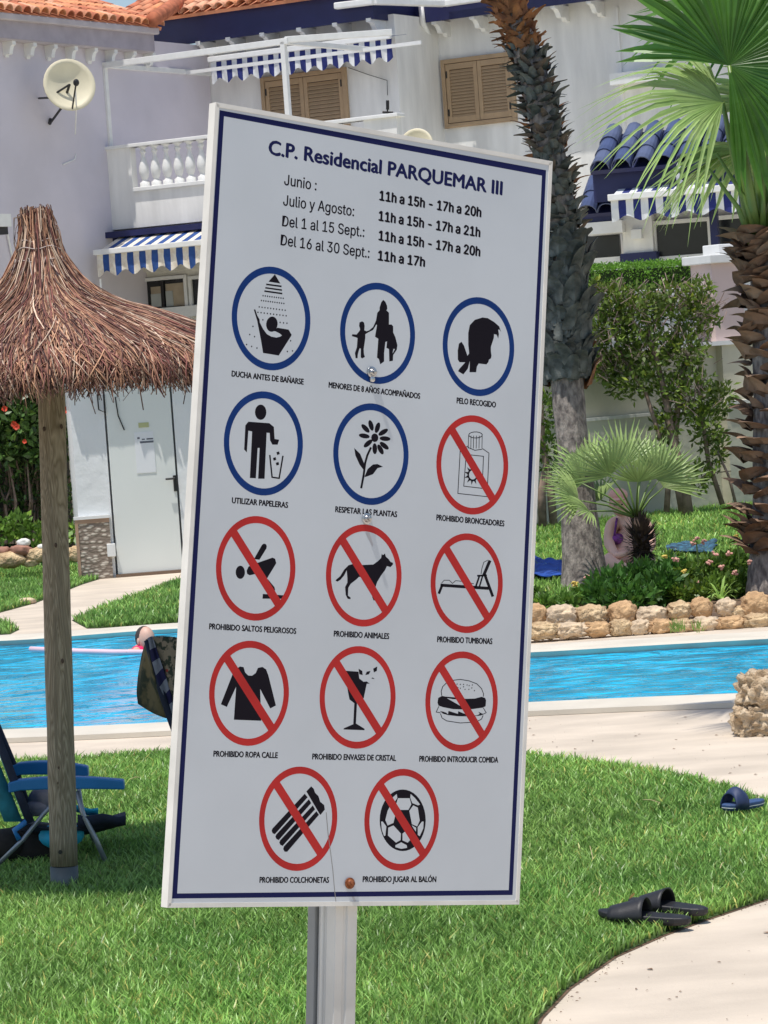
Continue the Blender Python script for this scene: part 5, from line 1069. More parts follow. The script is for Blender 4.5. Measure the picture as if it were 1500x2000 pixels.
# ================================================================== STONES
def rock_mesh(rx, ry, rz_, seed, m, sub=2, rough=.22, freq=2.2):
    bm = bmesh.new(); bmesh.ops.create_icosphere(bm, subdivisions=sub, radius=1); off = Vector((seed * 3.7, seed * 1.9, seed * 5.1))
    for v in bm.verts:
        p = v.co.copy(); k = 1 + rough * noise.noise(p * freq + off) + rough * .8 * noise.noise(p * freq * 2.3 + off) + rough * .5 * noise.noise(p * freq * 5 + off)
        q = p * k; q = Vector([math.copysign(abs(c) ** .8, c) for c in q]); v.co = Vector((q.x * rx, q.y * ry, q.z * rz_))
    me = bpy.data.meshes.new("stone"); bm.to_mesh(me); bm.free(); me.materials.append(m)
    me.polygons.foreach_set("use_smooth", np.ones(len(me.polygons), bool)); return me
sb = thing("stone_border", "two-course border of rough golden stones along the far pool side", "stone border", P(1250, 1240, 20.9))
DQ = 21.1
M_rocks = [M_rock, mat("ochre_rough_stone", (.72, .47, .25), .95, col2=(.38, .23, .12), nscale=7, bump=.02, bscale=26, detail=10), mat("pale_rough_stone", (.78, .60, .40), .95, col2=(.46, .36, .26), nscale=7, bump=.02, bscale=26, detail=10)]
for i, (x, y, w_, h_) in enumerate(((1000, 1206, 44, 38), (1048, 1202, 40, 40), (1097, 1203, 62, 40), (1155, 1202, 60, 38), (1215, 1198, 54, 42), (1274, 1202, 58, 34), (1327, 1192, 48, 32), (1370, 1188, 42, 38), (1418, 1186, 38, 32), (1441, 1197, 36, 26), (1477, 1184, 54, 50), (1530, 1182, 56, 48))):
    k = DQ / F_PX / 2; c = P(x, y, DQ + .12); inst("stone", rock_mesh(w_ * k * 1.06, w_ * k * .8, h_ * k * 1.08, i + 1, M_rocks[i % 3], 4, .26), Matrix.Translation(c), sb)
for i, (x, y, w_, h_) in enumerate(((1000, 1236, 60, 26), (1060, 1233, 66, 28), (1116, 1231, 60, 26), (1166, 1229, 52, 26), (1212, 1227, 44, 28), (1250, 1226, 40, 26), (1290, 1224, 46, 24), (1332, 1223, 48, 24), (1376, 1220, 50, 26), (1425, 1218, 60, 24), (1480, 1214, 62, 26), (1535, 1210, 54, 26))):
    k = DQ / F_PX / 2; c = P(x, y, DQ - .15); inst("stone", rock_mesh(w_ * k * 1.1, w_ * k * .7, h_ * k * 1.15, i + 31, M_rocks[(i * 2 + 1) % 3], 4, .34, 2.6), Matrix.Translation(c), sb)
mrt = MB()
for i in range(24): a = P(980 + i * 25, 1226 - i * .95, DQ + .1); mrt.ell(a + Vector((0, .05, -.03)), (.14, .10, .05), 8, 5)
mrt.build("mortar_bed", mat("sandy_mortar", (.50, .40, .28), .95, var=.3, nscale=12, bump=.01, bscale=40), sb)
lsb = thing("rockery_edge", "loose golden and reddish stones edging the hedge bed behind the wooden post", "stone border", P(60, 1105, 31.3))
M_redst = mat("reddish_stone", (.36, .18, .13), .9, var=.3, nscale=9); M_whst = mat("white_round_stone", (.74, .72, .68), .8, var=.1, nscale=9)
for i, (x, y, w_, h_, m_) in enumerate(((18, 1093, 62, 30, M_rock), (-30, 1096, 50, 30, M_rock), (40, 1075, 44, 20, M_redst), (72, 1084, 42, 26, M_rock), (46, 1060, 26, 15, M_whst), (82, 1068, 20, 10, M_whst), (100, 1082, 36, 26, M_rock), (128, 1082, 30, 26, M_rock), (148, 1082, 28, 28, M_rock), (4, 1076, 30, 16, M_redst), (60, 1098, 34, 16, M_rock), (52, 1174, 34, 12, M_rocks[2]))):
    d_ = 31.3 if y < 1150 else (G(x, y + 6) - CAM).dot(FW); k = d_ / F_PX / 2; inst("stone", rock_mesh(w_ * k, w_ * k * .8, h_ * k * 1.1, i + 61, m_, 3, .25), Matrix.Translation(P(x, y, d_)), lsb)
kind(poly_sheet("bed_earth", [Vector(G(x, y)[:2]) for x, y in ((-300, 1115), (0, 1106), (165, 1090), (165, 1055), (-300, 1070))], .008, M_earth), 'structure')
rk = thing("rock_pile", "tall pitted pale rock pile on the pool paving at the right edge", "rocks", G(1485, 1442))
DK = (G(1480, 1440) - CAM).dot(FW) + .12
for i, (x, y, w_, h_) in enumerate(((1484, 1348, 82, 76), (1478, 1408, 88, 74), (1540, 1370, 90, 120), (1452, 1400, 30, 70), (1530, 1425, 80, 50), (1508, 1322, 40, 22))):
    k = DK / F_PX / 2; inst("rock", rock_mesh(w_ * k * 1.05, w_ * k, h_ * k * 1.05, i + 85, M_rock2, 5, .42, 2.2), Matrix.Translation(P(x, y, DK + (.15 if i == 2 else 0))), rk)

# --- tall palm outside the right edge, whose fan shade falls on the paving
tp_b = G(1760, 1330); tpz = 5.3; tpt = thing("fan_palm", "palm outside the right picture edge whose fan shadow falls on the paving by the rocks", "palm tree", tp_b)
q = MB(); top3 = Vector((tp_b.x - .35, tp_b.y - .2, tpz)); q.tube([tp_b, tp_b.lerp(top3, .5) + Vector((.08, 0, 0)), top3], [.17, .14, .12], 14); q.build("trunk", M_bark, tpt, smooth=True)
gs = G(1400, 1392); off_ = Vector((SUN.x, SUN.y, 0)) / SUN.z
for i, (gx, gy, hh) in enumerate(((1395, 1378, 5.1), (1470, 1402, 4.9), (1620, 1370, 5.3), (1700, 1420, 5.2))):
    hb = G(gx + 40, gy); hb = Vector((hb.x, hb.y, 0)) + off_ * hh; hb.z = hh; d = (hb - top3); d.z = 0; d.normalize()
    petiole(tpt, [top3, top3.lerp(hb, .5) + Vector((0, 0, .2)), hb], .03, .012)
    fan_leaf(tpt, hb, d, (0, 0, 1), .62, 22, .75, .1, seed=90 + i, joined=.4)
# ================================================================== STRAW UMBRELLA
ub0 = G(127, 1738); DU = (ub0 - CAM).dot(FW); PU = F_PX / DU
um = thing("straw_umbrella", "reddish straw-thatched beach umbrella on a round wooden post at the left", "beach umbrella", ub0)
utop = P(101, 790, DU); uaxis = P(73, 440, DU)
M_w, ntw, bw = new_mat("weathered_pine_post")
tcw = N(ntw, "ShaderNodeTexCoord"); mw = N(ntw, "ShaderNodeMapping"); mw.inputs["Scale"].default_value = (1, 1, .10); ntw.links.new(tcw.outputs["Object"], mw.inputs[0])
nw = N(ntw, "ShaderNodeTexNoise"); nw.inputs["Scale"].default_value = 9; nw.inputs["Detail"].default_value = 3; nw.inputs["Distortion"].default_value = 1.5; ntw.links.new(mw.outputs[0], nw.inputs[0])
ml = N(ntw, "ShaderNodeMath", operation='MULTIPLY'); ml.inputs[1].default_value = 16; ntw.links.new(nw.outputs[0], ml.inputs[0]); fr_ = N(ntw, "ShaderNodeMath", operation='PINGPONG'); fr_.inputs[1].default_value = .5; ntw.links.new(ml.outputs[0], fr_.inputs[0])
crw = N(ntw, "ShaderNodeValToRGB"); crw.color_ramp.elements[0].color = (.25, .20, .125, 1); crw.color_ramp.elements[1].position = .5; crw.color_ramp.elements[1].color = (.47, .40, .285, 1); ntw.links.new(fr_.outputs[0], crw.inputs[0])
nz2 = N(ntw, "ShaderNodeTexNoise"); nz2.inputs["Scale"].default_value = 60; nz2.inputs["Detail"].default_value = 6; ntw.links.new(mw.outputs[0], nz2.inputs[0]); mxw = N(ntw, "ShaderNodeMix", data_type='RGBA', blend_type='MULTIPLY'); mxw.inputs[0].default_value = .55; ntw.links.new(crw.outputs[0], mxw.inputs[6]); ntw.links.new(nz2.outputs[0], mxw.inputs[7])
ntw.links.new(mxw.outputs[2], bw.inputs["Base Color"]); bw.inputs["Roughness"].default_value = .8
bpw = N(ntw, "ShaderNodeBump"); bpw.inputs["Distance"].default_value = .004; ntw.links.new(fr_.outputs[0], bpw.inputs["Height"]); ntw.links.new(bpw.outputs[0], bw.inputs["Normal"])
ax0 = P(125, 1690, DU); q = MB(); n_ = 20; pts = [ax0.lerp(utop + (utop - ax0) * .2, i / n_) for i in range(n_ + 1)]
q.tube(pts, [.0545 - .002 * (i / n_) + .0012 * random.uniform(-1, 1) for i in range(n_ + 1)], 28); post = q.build("post", M_w, um, smooth=True)
kn = MB()
for x, y in ((86, 838), (120, 833), (122, 1291), (115, 1500), (109, 1065), (114, 1530)):
    c = P(x, y, DU - .052); kn.ell(c, (.006, .003, .010), 8, 5)
kn.build("knots", mat("dark_knot", (.07, .045, .03), .8), post)
q = MB(); c = P(118, 1664, DU - .053); q.tube([c + Vector((0, .004, 0)), c - Vector((0, .004, 0))], .0085, 12); q.build("bolt_hole", M_black, post)
q = MB(); q.tube([P(125, 1692, DU), P(128, 1760, DU)], .0555, 28); q.build("metal_shoe", mat("grey_zinc_shoe", (.11, .13, .13), .55, metal=.2, var=.2, nscale=10), um, smooth=True)
# thatch
prof = [(0.040, 2.635), (.045, 2.60), (.052, 2.55), (.085, 2.46), (.15, 2.365), (.25, 2.30), (.42, 2.24), (.62, 2.16), (.80, 2.08), (.865, 2.02), (.875, 1.945)]
pr = np.array(prof); seg = np.r_[0, np.cumsum(np.hypot(*np.diff(pr, axis=0).T))]; Ls = seg[-1]
def pf(s): return np.interp(s, seg, pr[:, 0]), np.interp(s, seg, pr[:, 1])
axd = (uaxis - utop).normalized()
def axp(z): return utop + axd * ((z - utop.z) / axd.z)
rng = np.random.default_rng(12); VV = []; FF = []; TT = []
M_straw = mat("reddish_heather_straw", (1, 1, 1), .8, col2=(.72, .66, .62), nscale=30, attr=True)
cols = [(.38, .19, .12), (.26, .10, .08), (.56, .33, .20), (.74, .56, .42), (.12, .05, .04), (.42, .23, .15), (.60, .46, .34)]
wts = [.22, .18, .15, .08, .17, .13, .07]
NS = 17000
for i in range(NS):
    ph = rng.uniform(0, 2 * pi)
    hem = i > NS * .80
    if hem: s1 = Ls * rng.uniform(.955, 1.025); ln = rng.uniform(.10, .25)
    elif i % 9 == 0: s1 = rng.uniform(.10, .4); ln = rng.uniform(.12, .3)
    else: s1 = Ls * (rng.uniform(.15, 1) ** .6) * 1.0; ln = rng.uniform(.25, .5)
    s0 = max(-.02 if i % 9 == 0 or s1 < .5 else .02, s1 - ln); off = rng.uniform(-.004, .026) + (.012 if hem else 0); skew = rng.normal(0, .08) / max(.25, s1); pts = []
    K = 4; bend = rng.normal(0, .01)
    for j in range(K):
        t = j / (K - 1); s = s0 + (s1 - s0) * t; r, z_ = pf(min(max(s, 0), Ls)); 
        if s > Ls: z_ -= (s - Ls) * rng.uniform(.3, .9); r += (s - Ls) * .5
        r += off * (.4 + .6 * t) + bend * sin(pi * t); z_ += off * .6
        if s < 0.06: z_ += rng.uniform(-.03, .05); r += rng.uniform(-.018, .016)
        p = ph + skew * (t - .5); base = axp(z_); pts.append((base.x + r * cos(p), base.y + r * sin(p), z_))
    if hem and rng.random() < .5: pts[-1] = (pts[-1][0] + rng.normal(0, .018), pts[-1][1] + rng.normal(0, .018), pts[-1][2] + rng.normal(-.012, .02))
    w_ = rng.uniform(.0013, .0036); rad = [w_, w_, w_ * .9, w_ * .75]; b0 = len(VV); P0 = np.array(pts)
    c = np.array(cols[rng.choice(7, p=wts)]) * rng.uniform(.55, 1.5)
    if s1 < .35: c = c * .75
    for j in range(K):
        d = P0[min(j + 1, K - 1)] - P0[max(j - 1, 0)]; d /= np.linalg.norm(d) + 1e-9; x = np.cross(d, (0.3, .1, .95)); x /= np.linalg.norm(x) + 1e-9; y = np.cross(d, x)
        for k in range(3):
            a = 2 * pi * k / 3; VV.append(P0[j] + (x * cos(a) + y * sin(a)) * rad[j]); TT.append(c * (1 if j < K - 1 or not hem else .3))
    for j in range(K - 1):
        for k in range(3): FF.append((b0 + 3 * j + k, b0 + 3 * j + (k + 1) % 3, b0 + 3 * j + 3 + (k + 1) % 3, b0 + 3 * j + 3 + k))
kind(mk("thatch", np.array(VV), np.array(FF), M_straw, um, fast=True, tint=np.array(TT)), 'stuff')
V = []; K = 40
for (r, z_) in prof[:-1]:
    for k in range(K): b_ = axp(z_); V.append((b_.x + (r - .012) * cos(2 * pi * k / K), b_.y + (r - .012) * sin(2 * pi * k / K), z_ - .012))
mk("inner_cone", V, [(i * K + k, i * K + (k + 1) % K, (i + 1) * K + (k + 1) % K, (i + 1) * K + k) for i in range(len(prof) - 2) for k in range(K)], mat("dark_light_block", (.10, .05, .035), .95, var=.3, nscale=40), um)  # dark cone added inside the straw to block light
M_wire = mat("pale_binding_cord", (.50, .42, .38), .7, var=.2, nscale=30)
for zz, tl in ((2.565, .10), (2.52, -.06), (2.475, .0)):
    q = MB(); pts = []
    for k in range(41):
        a = 2 * pi * k / 40; r = np.interp(-zz, [-p[1] for p in prof], [p[0] for p in prof]) + .030; b_ = axp(zz); pts.append((b_.x + r * cos(a), b_.y + r * sin(a), zz + tl * .12 * sin(a * 1) + .006 * sin(a * 5)))
    q.tube(pts, .0022, 5, caps=False); q.build("binding_cord", M_wire, um)
q = MB()
pts = []
for k in range(81):
    a = 2 * pi * k / 80; t = .5 + .5 * sin(a * 9); zz = 2.37 + .12 * t; r = np.interp(-zz, [-p[1] for p in prof], [p[0] for p in prof]) + .032; b_ = axp(zz); pts.append((b_.x + r * cos(a), b_.y + r * sin(a), zz))
q.tube(pts, .0022, 5, caps=False); q.build("binding_cord", M_wire, um)
q = MB()
for k in range(8):
    a = 2 * pi * k / 8; q.bar(utop + Vector((0, 0, .12)), utop + Vector((cos(a) * .78, sin(a) * .78, .16)), .03, .03)
q.build("rafters", M_w, um)

# ================================================================== FOLDING CHAIR (left)
ch = thing("folding_beach_chair", "blue folding beach chair behind the wooden post, cut by the left picture edge", "chair", G(60, 1690))
M_cb = mat("blue_chair_plastic", (.025, .20, .50), .4, var=.1, nscale=6); M_ct = mat("teal_chair_fabric", (.02, .20, .25), .8, var=.25, nscale=20); M_ctube = mat("grey_chair_tube", (.30, .33, .36), .35, metal=.5, var=.1, nscale=9); M_cd = mat("dark_navy_fabric", (.012, .02, .045), .8, var=.3, nscale=20)
M_cy = mat("cyan_fabric", (.02, .46, .72), .6, var=.15, nscale=9)
dn_, df_ = 12.55, 13.05
for d_, (xa, ya, xb, yb), th in ((dn_, (17, 1533, 243, 1531), .046), (df_, (24, 1501, 173, 1505), .052)):
    q = MB(); N_ = 10; V = []
    for i in range(N_ + 1):
        t = i / N_; c = P(xa + (xb - xa) * t, ya + (yb - ya) * t - 5 * sin(pi * t) + (4 if t < .1 else 0), d_); h = th * (.45 + .55 * sin(pi * min(1, t * .55 + .25))); wd = .028
        V += [c + Vector((0, -wd, h * .5)), c + Vector((0, wd, h * .5)), c + Vector((0, wd * .8, -h * .6)), c + Vector((0, -wd * .8, -h * .6))]
    q.add(V, [(4 * i + k, 4 * i + (k + 1) % 4, 4 * i + 4 + (k + 1) % 4, 4 * i + 4 + k) for i in range(N_) for k in range(4)] + [(3, 2, 1, 0), (4 * N_, 4 * N_ + 1, 4 * N_ + 2, 4 * N_ + 3)]); q.build("armrest", M_cb, ch, bevel=.006)
def tb(pts, r, m=M_ctube, nm="tube_frame", par=ch):
    q = MB(); q.tube([P(*p) for p in pts], r, 8); return q.build(nm, m, par, smooth=True)
tb([(150, 1545, dn_), (162, 1590, dn_), (185, 1635, dn_), (207, 1684, dn_)], .011, nm="leg")
tb([(118, 1555, dn_), (85, 1590, dn_), (45, 1640, dn_), (-8, 1692, dn_)], .010, nm="leg")
tb([(150, 1515, df_), (158, 1570, df_), (190, 1660, df_)], .010, nm="leg"); tb([(110, 1510, df_), (60, 1590, df_), (0, 1665, df_)], .010, nm="leg")
tb([(-60, 1630, df_ - .1), (34, 1624, df_ - .1)], .010); tb([(-12, 1425, dn_), (10, 1478, dn_), (35, 1545, dn_), (60, 1606, dn_)], .018, M_cd, "back_frame"); tb([(-12, 1400, df_), (30, 1500, df_), (60, 1590, df_)], .014, M_cd, "back_frame")
tb([(38, 1640, dn_), (28, 1622, dn_), (60, 1598, dn_)], .012, M_cb, "hinge_arm")
def sheet(name, grid, m, par, th=.004, tint=None, midx=None):
    R_, C_ = len(grid), len(grid[0]); V = [p for r in grid for p in r]
    Fs = [(i * C_ + j, i * C_ + j + 1, (i + 1) * C_ + j + 1, (i + 1) * C_ + j) for i in range(R_ - 1) for j in range(C_ - 1)]
    o = mk(name, V, Fs, m, par, smooth=True, midx=midx); s_ = o.modifiers.new("solid", 'SOLIDIFY'); s_.thickness = th; return o
sheet("backrest", [[P(-20 + 70 * t + a, 1420 + 180 * t, d_) for a, d_ in ((0, dn_ + .02), (-3, (dn_ + df_) / 2), (0, df_))] for t in [i / 6 for i in range(7)]], M_ct, ch)
sheet("side_panel", [[P(-58 + 66 * t + k * 36, 1440 + 165 * t, dn_ - .02 + .03 * k) for k in (0, .5, 1)] for t in [i / 6 for i in range(7)]], M_ct, ch)
sheet("seat", [[P(40 + 206 * t, 1612 - 14 * t + 16 * sin(pi * t) + b_, d_) for b_, d_ in ((0, dn_ + .03), (12, (dn_ + df_) / 2), (-8, df_))] for t in [i / 8 for i in range(9)]], M_cd, ch, .012)
sheet("seat_edge", [[P(151 + 95 * t, 1592 + 3 * t + k * (24 - 8 * t) + 3 * sin(t * 9), dn_ - .01 + .02 * k) for k in (0, .5, 1)] for t in [i / 6 for i in range(7)]], M_cd, ch, .008)
tag(sheet("beach_towel", [[P(120 + 72 * t, 1578 + 3 * t + 9 * k - 4 * sin(t * 6), dn_ + .1 + .15 * k) for k in (0, .5, 1)] for t in [i / 6 for i in range(7)]], M_cy, None, .01), "cyan towel folded on the seat of the folding beach chair", "towel")
bg_ = MB(); bg_.ell(P(120, 1632, dn_ + .12), (.095, .08, .055), 14, 9); o = bg_.build("beach_bag", M_cy, smooth=True); tag(o, "cyan rounded bag hanging low behind the wooden post", "bag")
bg_ = MB(); bg_.ell(P(60, 1655, dn_ + .3), (.19, .12, .10), 14, 9); bg_.ell(P(15, 1650, dn_ + .25), (.10, .1, .07), 14, 9); o = bg_.build("beach_bag", mat("dark_bag_cloth", (.03, .025, .022), .9, var=.4, nscale=8), smooth=True); tag(o, "dark soft bag lying in the shade under the folding chair", "bag")
q = MB(); q.ell(P(85, 1560, dn_ + .22), (.065, .05, .05), 14, 9); q.ell(P(72, 1578, dn_ + .2), (.05, .05, .035), 12, 8); o = q.build("rolled_clothes", mat("mixed_pale_cloth", (.45, .38, .36), .9, col2=(.10, .12, .2), nscale=9), smooth=True); tag(o, "rolled pale clothes piled on the seat of the folding chair", "clothes")

# ================================================================== TOWEL-DRAPED CHAIR beside the board
tc_ = thing("draped_beach_chair", "beach chair back draped with a patterned towel, half behind the board's left edge", "chair", G(370, 1700))
DT = 12.9
tb([(340, 1252, DT + .1), (350, 1380, DT + .05), (372, 1500, DT), (385, 1640, DT)], .012, nm="tube_frame", par=tc_); tb([(288, 1250, DT - .02), (312, 1340, DT - .03), (330, 1395, DT - .04), (352, 1455, DT - .05), (400, 1600, DT)], .016, M_cd, "back_frame", par=tc_)
tb([(385, 1600, DT), (340, 1680, DT)], .011, nm="leg", par=tc_); tb([(370, 1560, DT), (420, 1680, DT)], .011, nm="leg", par=tc_)
M_cam = mat("dark_floral_towel", (.16, .13, .06), .95, col2=(.035, .045, .025), nscale=16, detail=3, ramp=(.42, .55)); M_cam2 = mat("floral_towel", (.26, .21, .15), .95, col2=(.035, .045, .03), nscale=42, detail=3, ramp=(.45, .52))
nt = M_cam2.node_tree; b_ = nt.nodes["Principled BSDF"]; lnk = b_.inputs["Base Color"].links[0].from_socket; v_ = N(nt, "ShaderNodeTexVoronoi"); v_.inputs["Scale"].default_value = 28; c_ = N(nt, "ShaderNodeValToRGB"); c_.color_ramp.elements[0].position = .16; c_.color_ramp.elements[0].color = (1, 1, 1, 1); c_.color_ramp.elements[1].position = .22; c_.color_ramp.elements[1].color = (0, 0, 0, 1)
tcx = N(nt, "ShaderNodeTexCoord"); nt.links.new(tcx.outputs["Object"], v_.inputs[0]); nt.links.new(v_.outputs[0], c_.inputs[0]); mx = N(nt, "ShaderNodeMix", data_type='RGBA'); mx.inputs[7].default_value = (.32, .04, .03, 1); nt.links.new(c_.outputs[0], mx.inputs[0]); nt.links.new(lnk, mx.inputs[6]); nt.links.new(mx.outputs[2], b_.inputs["Base Color"])
M_st1 = mat("grey_towel_stripe", (.22, .24, .30), .95, var=.15, nscale=30); M_st2 = mat("navy_towel_stripe", (.015, .015, .07), .95, var=.2, nscale=30)
def lerpc(c, t):
    f = t * (len(c) - 1); i = min(int(f), len(c) - 2); k = f - i; return c[i][0] + (c[i + 1][0] - c[i][0]) * k, c[i][1] + (c[i + 1][1] - c[i][1]) * k
cA = [(286, 1252), (278, 1280), (271, 1320), (268, 1352), (270, 1374)]; cB = [(287, 1249), (294, 1290), (306, 1335), (318, 1370), (330, 1404)]; cC = [(298, 1243), (310, 1280), (322, 1315), (334, 1350), (346, 1392)]; cD = [(352, 1246), (356, 1290), (360, 1330), (366, 1370), (372, 1410)]
def strip(c0, c1, n, m, nu, dep, dz, midx=None, name="towel"):
    g = []
    for i in range(nu + 1):
        t = i / nu; row = []
        for j in range(n + 1):
            k = j / n; x0, y0 = lerpc(c0, t); x1, y1 = lerpc(c1, t); sg_ = (12 * sin(pi * k) if i == nu else 0); row.append(P(x0 + (x1 - x0) * k, y0 + (y1 - y0) * k - 2 * sin(pi * k) * (1 - t) + sg_ * .3, DT + dep + dz * k + .012 * sin(k * 9 + t * 5)))
        g.append(row)
    return g
tw_ = thing("beach_towel", "dark floral towel with a striped edge hung over the chair beside the board", "towel", P(300, 1250, DT))
sheet("towel_back_fold", strip(cA, cB, 6, None, 14, .10, -.13), M_cam, tw_)
sheet("striped_edge", strip(cB, cC, 4, None, 14, -.03, -.03), [M_st1, M_st2], tw_, midx=[(1 if (i // 2) % 2 else 0) for i in range(14) for j in range(4)])
sheet("floral_face", strip(cC, cD, 8, None, 14, -.06, .02), M_cam2, tw_)

# ================================================================== PEOPLE
M_skin = mat("pinkish_skin", (.66, .40, .30), .55, var=.08, nscale=8); M_hairb = mat("dark_short_hair", (.05, .035, .03), .8, var=.3, nscale=30)  # even pinkish skin tone, used for the bather
def skin_body(name, J, E, par, m, sub=2):
    ks = list(J); me = bpy.data.meshes.new(name); me.from_pydata([tuple(J[k][0]) for k in ks], [(ks.index(a), ks.index(b)) for a, b in E], []); me.materials.append(m)
    o = bpy.data.objects.new(name, me); link(o, par); md = o.modifiers.new("skin", 'SKIN'); md.use_smooth_shade = True
    for i, k in enumerate(ks): r = J[k][1]; me.skin_vertices[0].data[i].radius = (r, r) if not hasattr(r, '__len__') else r
    me.skin_vertices[0].data[0].use_root = True
    s_ = o.modifiers.new("sub", 'SUBSURF'); s_.levels = sub; s_.render_levels = sub
    dg = bpy.context.evaluated_depsgraph_get(); me2 = bpy.data.meshes.new_from_object(o.evaluated_get(dg)); o.modifiers.clear(); o.data = me2
    if not me2.materials: me2.materials.append(m)
    return o
def head(par, c, fwd, s=1.0, hair=None, m=M_skin, body=None, hair_full=True):
    fwd = Vector(fwd).normalized(); rt = fwd.cross(Vector((0, 0, 1))).normalized(); u = rt.cross(fwd); R3 = Matrix((rt, -fwd, u)).transposed()
    q = MB(); q.ell(c, (.074 * s, .092 * s, .112 * s), 20, 14, rot=R3); q.ell(c + fwd * .022 * s - u * .045 * s, (.056 * s, .066 * s, .066 * s), 16, 10, rot=R3)
    q.ell(c + fwd * .093 * s - u * .012 * s, (.012 * s, .018 * s, .022 * s), 10, 6, rot=R3)
    for sg in (-1, 1): q.ell(c + rt * sg * .075 * s - u * .01 * s, (.010 * s, .020 * s, .030 * s), 10, 6, rot=R3)
    h = q.build("head", m, par, smooth=True)
    e = MB()
    for sg in (-1, 1): e.ell(c + rt * sg * .031 * s + fwd * .084 * s + u * .005 * s, (.012 * s, .008 * s, .006 * s), 8, 6, rot=R3)
    e.build("eyes", M_black, h); e = MB(); e.ell(c + fwd * .088 * s - u * .058 * s, (.022 * s, .008 * s, .006 * s), 8, 6, rot=R3); e.build("mouth", mat("lip_skin", (.45, .16, .14), .5), h)
    if hair:
        q = MB(); q.ell(c - fwd * .028 * s + u * .012 * s, (.080 * s, .082 * s, .102 * s), 18, 12, rot=R3); q.build("hair", hair, par, smooth=True)
    return h, rt, u, fwd
# bather in the pool
DPm = 22.6; kpm = DPm / F_PX
pb = thing("person", "bather in a bright pink top leaning on a pale foam noodle in the pool", "person", P(285, 1285, DPm))
hc = P(285, 1249, DPm); h_, rt, u_, fw_ = head(pb, hc, (.55, -.85, -.1), .86, M_hairb)
sh_ = P(272, 1268, DPm + .05); J = {'p': (P(300, 1330, DPm + .15), .09), 'c': (P(292, 1290, DPm + .1), .10), 'n': (P(288, 1268, DPm + .05), .06), 'h': (P(290, 1256, DPm), .045), 's': (P(270, 1270, DPm), .045), 'e': (P(262, 1278, DPm - .15), .03), 'w': (P(256, 1271, DPm - .28), .02), 's2': (P(312, 1272, DPm), .045), 'e2': (P(322, 1280, DPm - .12), .03), 'w2': (P(318, 1273, DPm - .28), .02)}
for k, dx in enumerate((-7, -4, -1, 2, 5)): J['f%d' % k] = (P(256 + dx, 1269 + .6 * abs(k - 2), DPm - .31), .006); J['g%d' % k] = (P(256 + dx * 1.3, 1274, DPm - .335), .005)
E_ = [('p', 'c'), ('c', 'n'), ('n', 'h'), ('n', 's'), ('s', 'e'), ('e', 'w'), ('n', 's2'), ('s2', 'e2'), ('e2', 'w2')] + [('w', 'f%d' % k) for k in range(5)] + [('f%d' % k, 'g%d' % k) for k in range(5)]
skin_body("body", J, E_, pb, M_skin)
q = MB(); q.ell(P(272, 1270, DPm - .01), (.062, .07, .038), 14, 9); q.ell(P(291, 1279, DPm + .06), (.125, .10, .085), 16, 10); q.ell(P(311, 1271, DPm - .01), (.06, .07, .04), 14, 9); q.build("pink_top", mat("hot_pink_cloth", (.80, .01, .12), .7, var=.1), pb, smooth=True)
q = MB(); q.tube([P(60, 1268, DPm + .1), P(150, 1272, DPm - .2), P(220, 1274, DPm - .3), P(280, 1274, DPm - .33), P(345, 1270, DPm - .25), P(400, 1264, DPm)], .021, 12); tag(q.build("pool_noodle", mat("pale_pink_foam", (.80, .55, .60), .8, var=.05), smooth=True), "long pale pink foam noodle floating in front of the bather", "pool noodle")
# seated woman behind the dwarf palm
DW = 27.0
wm = thing("person", "seated woman in a purple bikini on the far lawn behind the dwarf palm", "person", G(1228, 1110))
W = lambda x, y, d=0: P(x, y, DW + d)
J = {'hip': (W(1228, 1092), (.17, .13)), 'waist': (W(1228, 1070), (.145, .12)), 'chest': (W(1227, 1043), (.17, .125)), 'neck0': (W(1225, 1014), (.075, .07)), 'neck': (W(1218, 1003, -.05), .055), 'head': (W(1212, 992, -.08), .05),
     'sl': (W(1194, 1024), .07), 'el': (W(1189, 1062, -.1), .052), 'wl': (W(1204, 1087, -.35), .034), 'pl': (W(1218, 1082, -.42), .03),
     'sr': (W(1262, 1024), .07), 'er': (W(1272, 1062, -.1), .052), 'wr': (W(1258, 1088, -.35), .034), 'pr': (W(1246, 1084, -.42), .03),
     'kl': (W(1184, 1100, -.35), .085), 'al': (W(1226, 1112, -.5), .045), 'tl': (W(1242, 1114, -.52), .035), 'kr': (W(1272, 1100, -.35), .085), 'ar': (W(1232, 1110, -.4), .045), 'tr': (W(1216, 1114, -.42), .035)}
for s_, b_, sg in (('l', 'pl', 1), ('r', 'pr', -1)):
    for k in range(5): p = J[b_][0]; J['f%s%d' % (s_, k)] = (p + Vector((sg * (.05 + .004 * k), -.01, .024 - .012 * k)), .0085); J['g%s%d' % (s_, k)] = (p + Vector((sg * .085, -.01, .010 - .012 * k)), .007)
E_ = [('hip', 'waist'), ('waist', 'chest'), ('chest', 'neck0'), ('neck0', 'neck'), ('neck', 'head'), ('neck0', 'sl'), ('sl', 'el'), ('el', 'wl'), ('wl', 'pl'), ('neck0', 'sr'), ('sr', 'er'), ('er', 'wr'), ('wr', 'pr'), ('hip', 'kl'), ('kl', 'al'), ('al', 'tl'), ('hip', 'kr'), ('kr', 'ar'), ('ar', 'tr')]
for s_ in 'lr': E_ += [('p' + s_, 'f%s%d' % (s_, k)) for k in range(5)] + [('f%s%d' % (s_, k), 'g%s%d' % (s_, k)) for k in range(5)]
skin_body("body", J, E_, wm, mat("fair_skin", (.82, .50, .38), .55, var=.06, nscale=8))
hh, rt, u_, fw_ = head(wm, W(1208, 982, -.12), (-.1, -.95, -.2), 1.0, mat("brown_hair", (.14, .07, .04), .7, var=.3, nscale=30), m=MATS["fair_skin"])
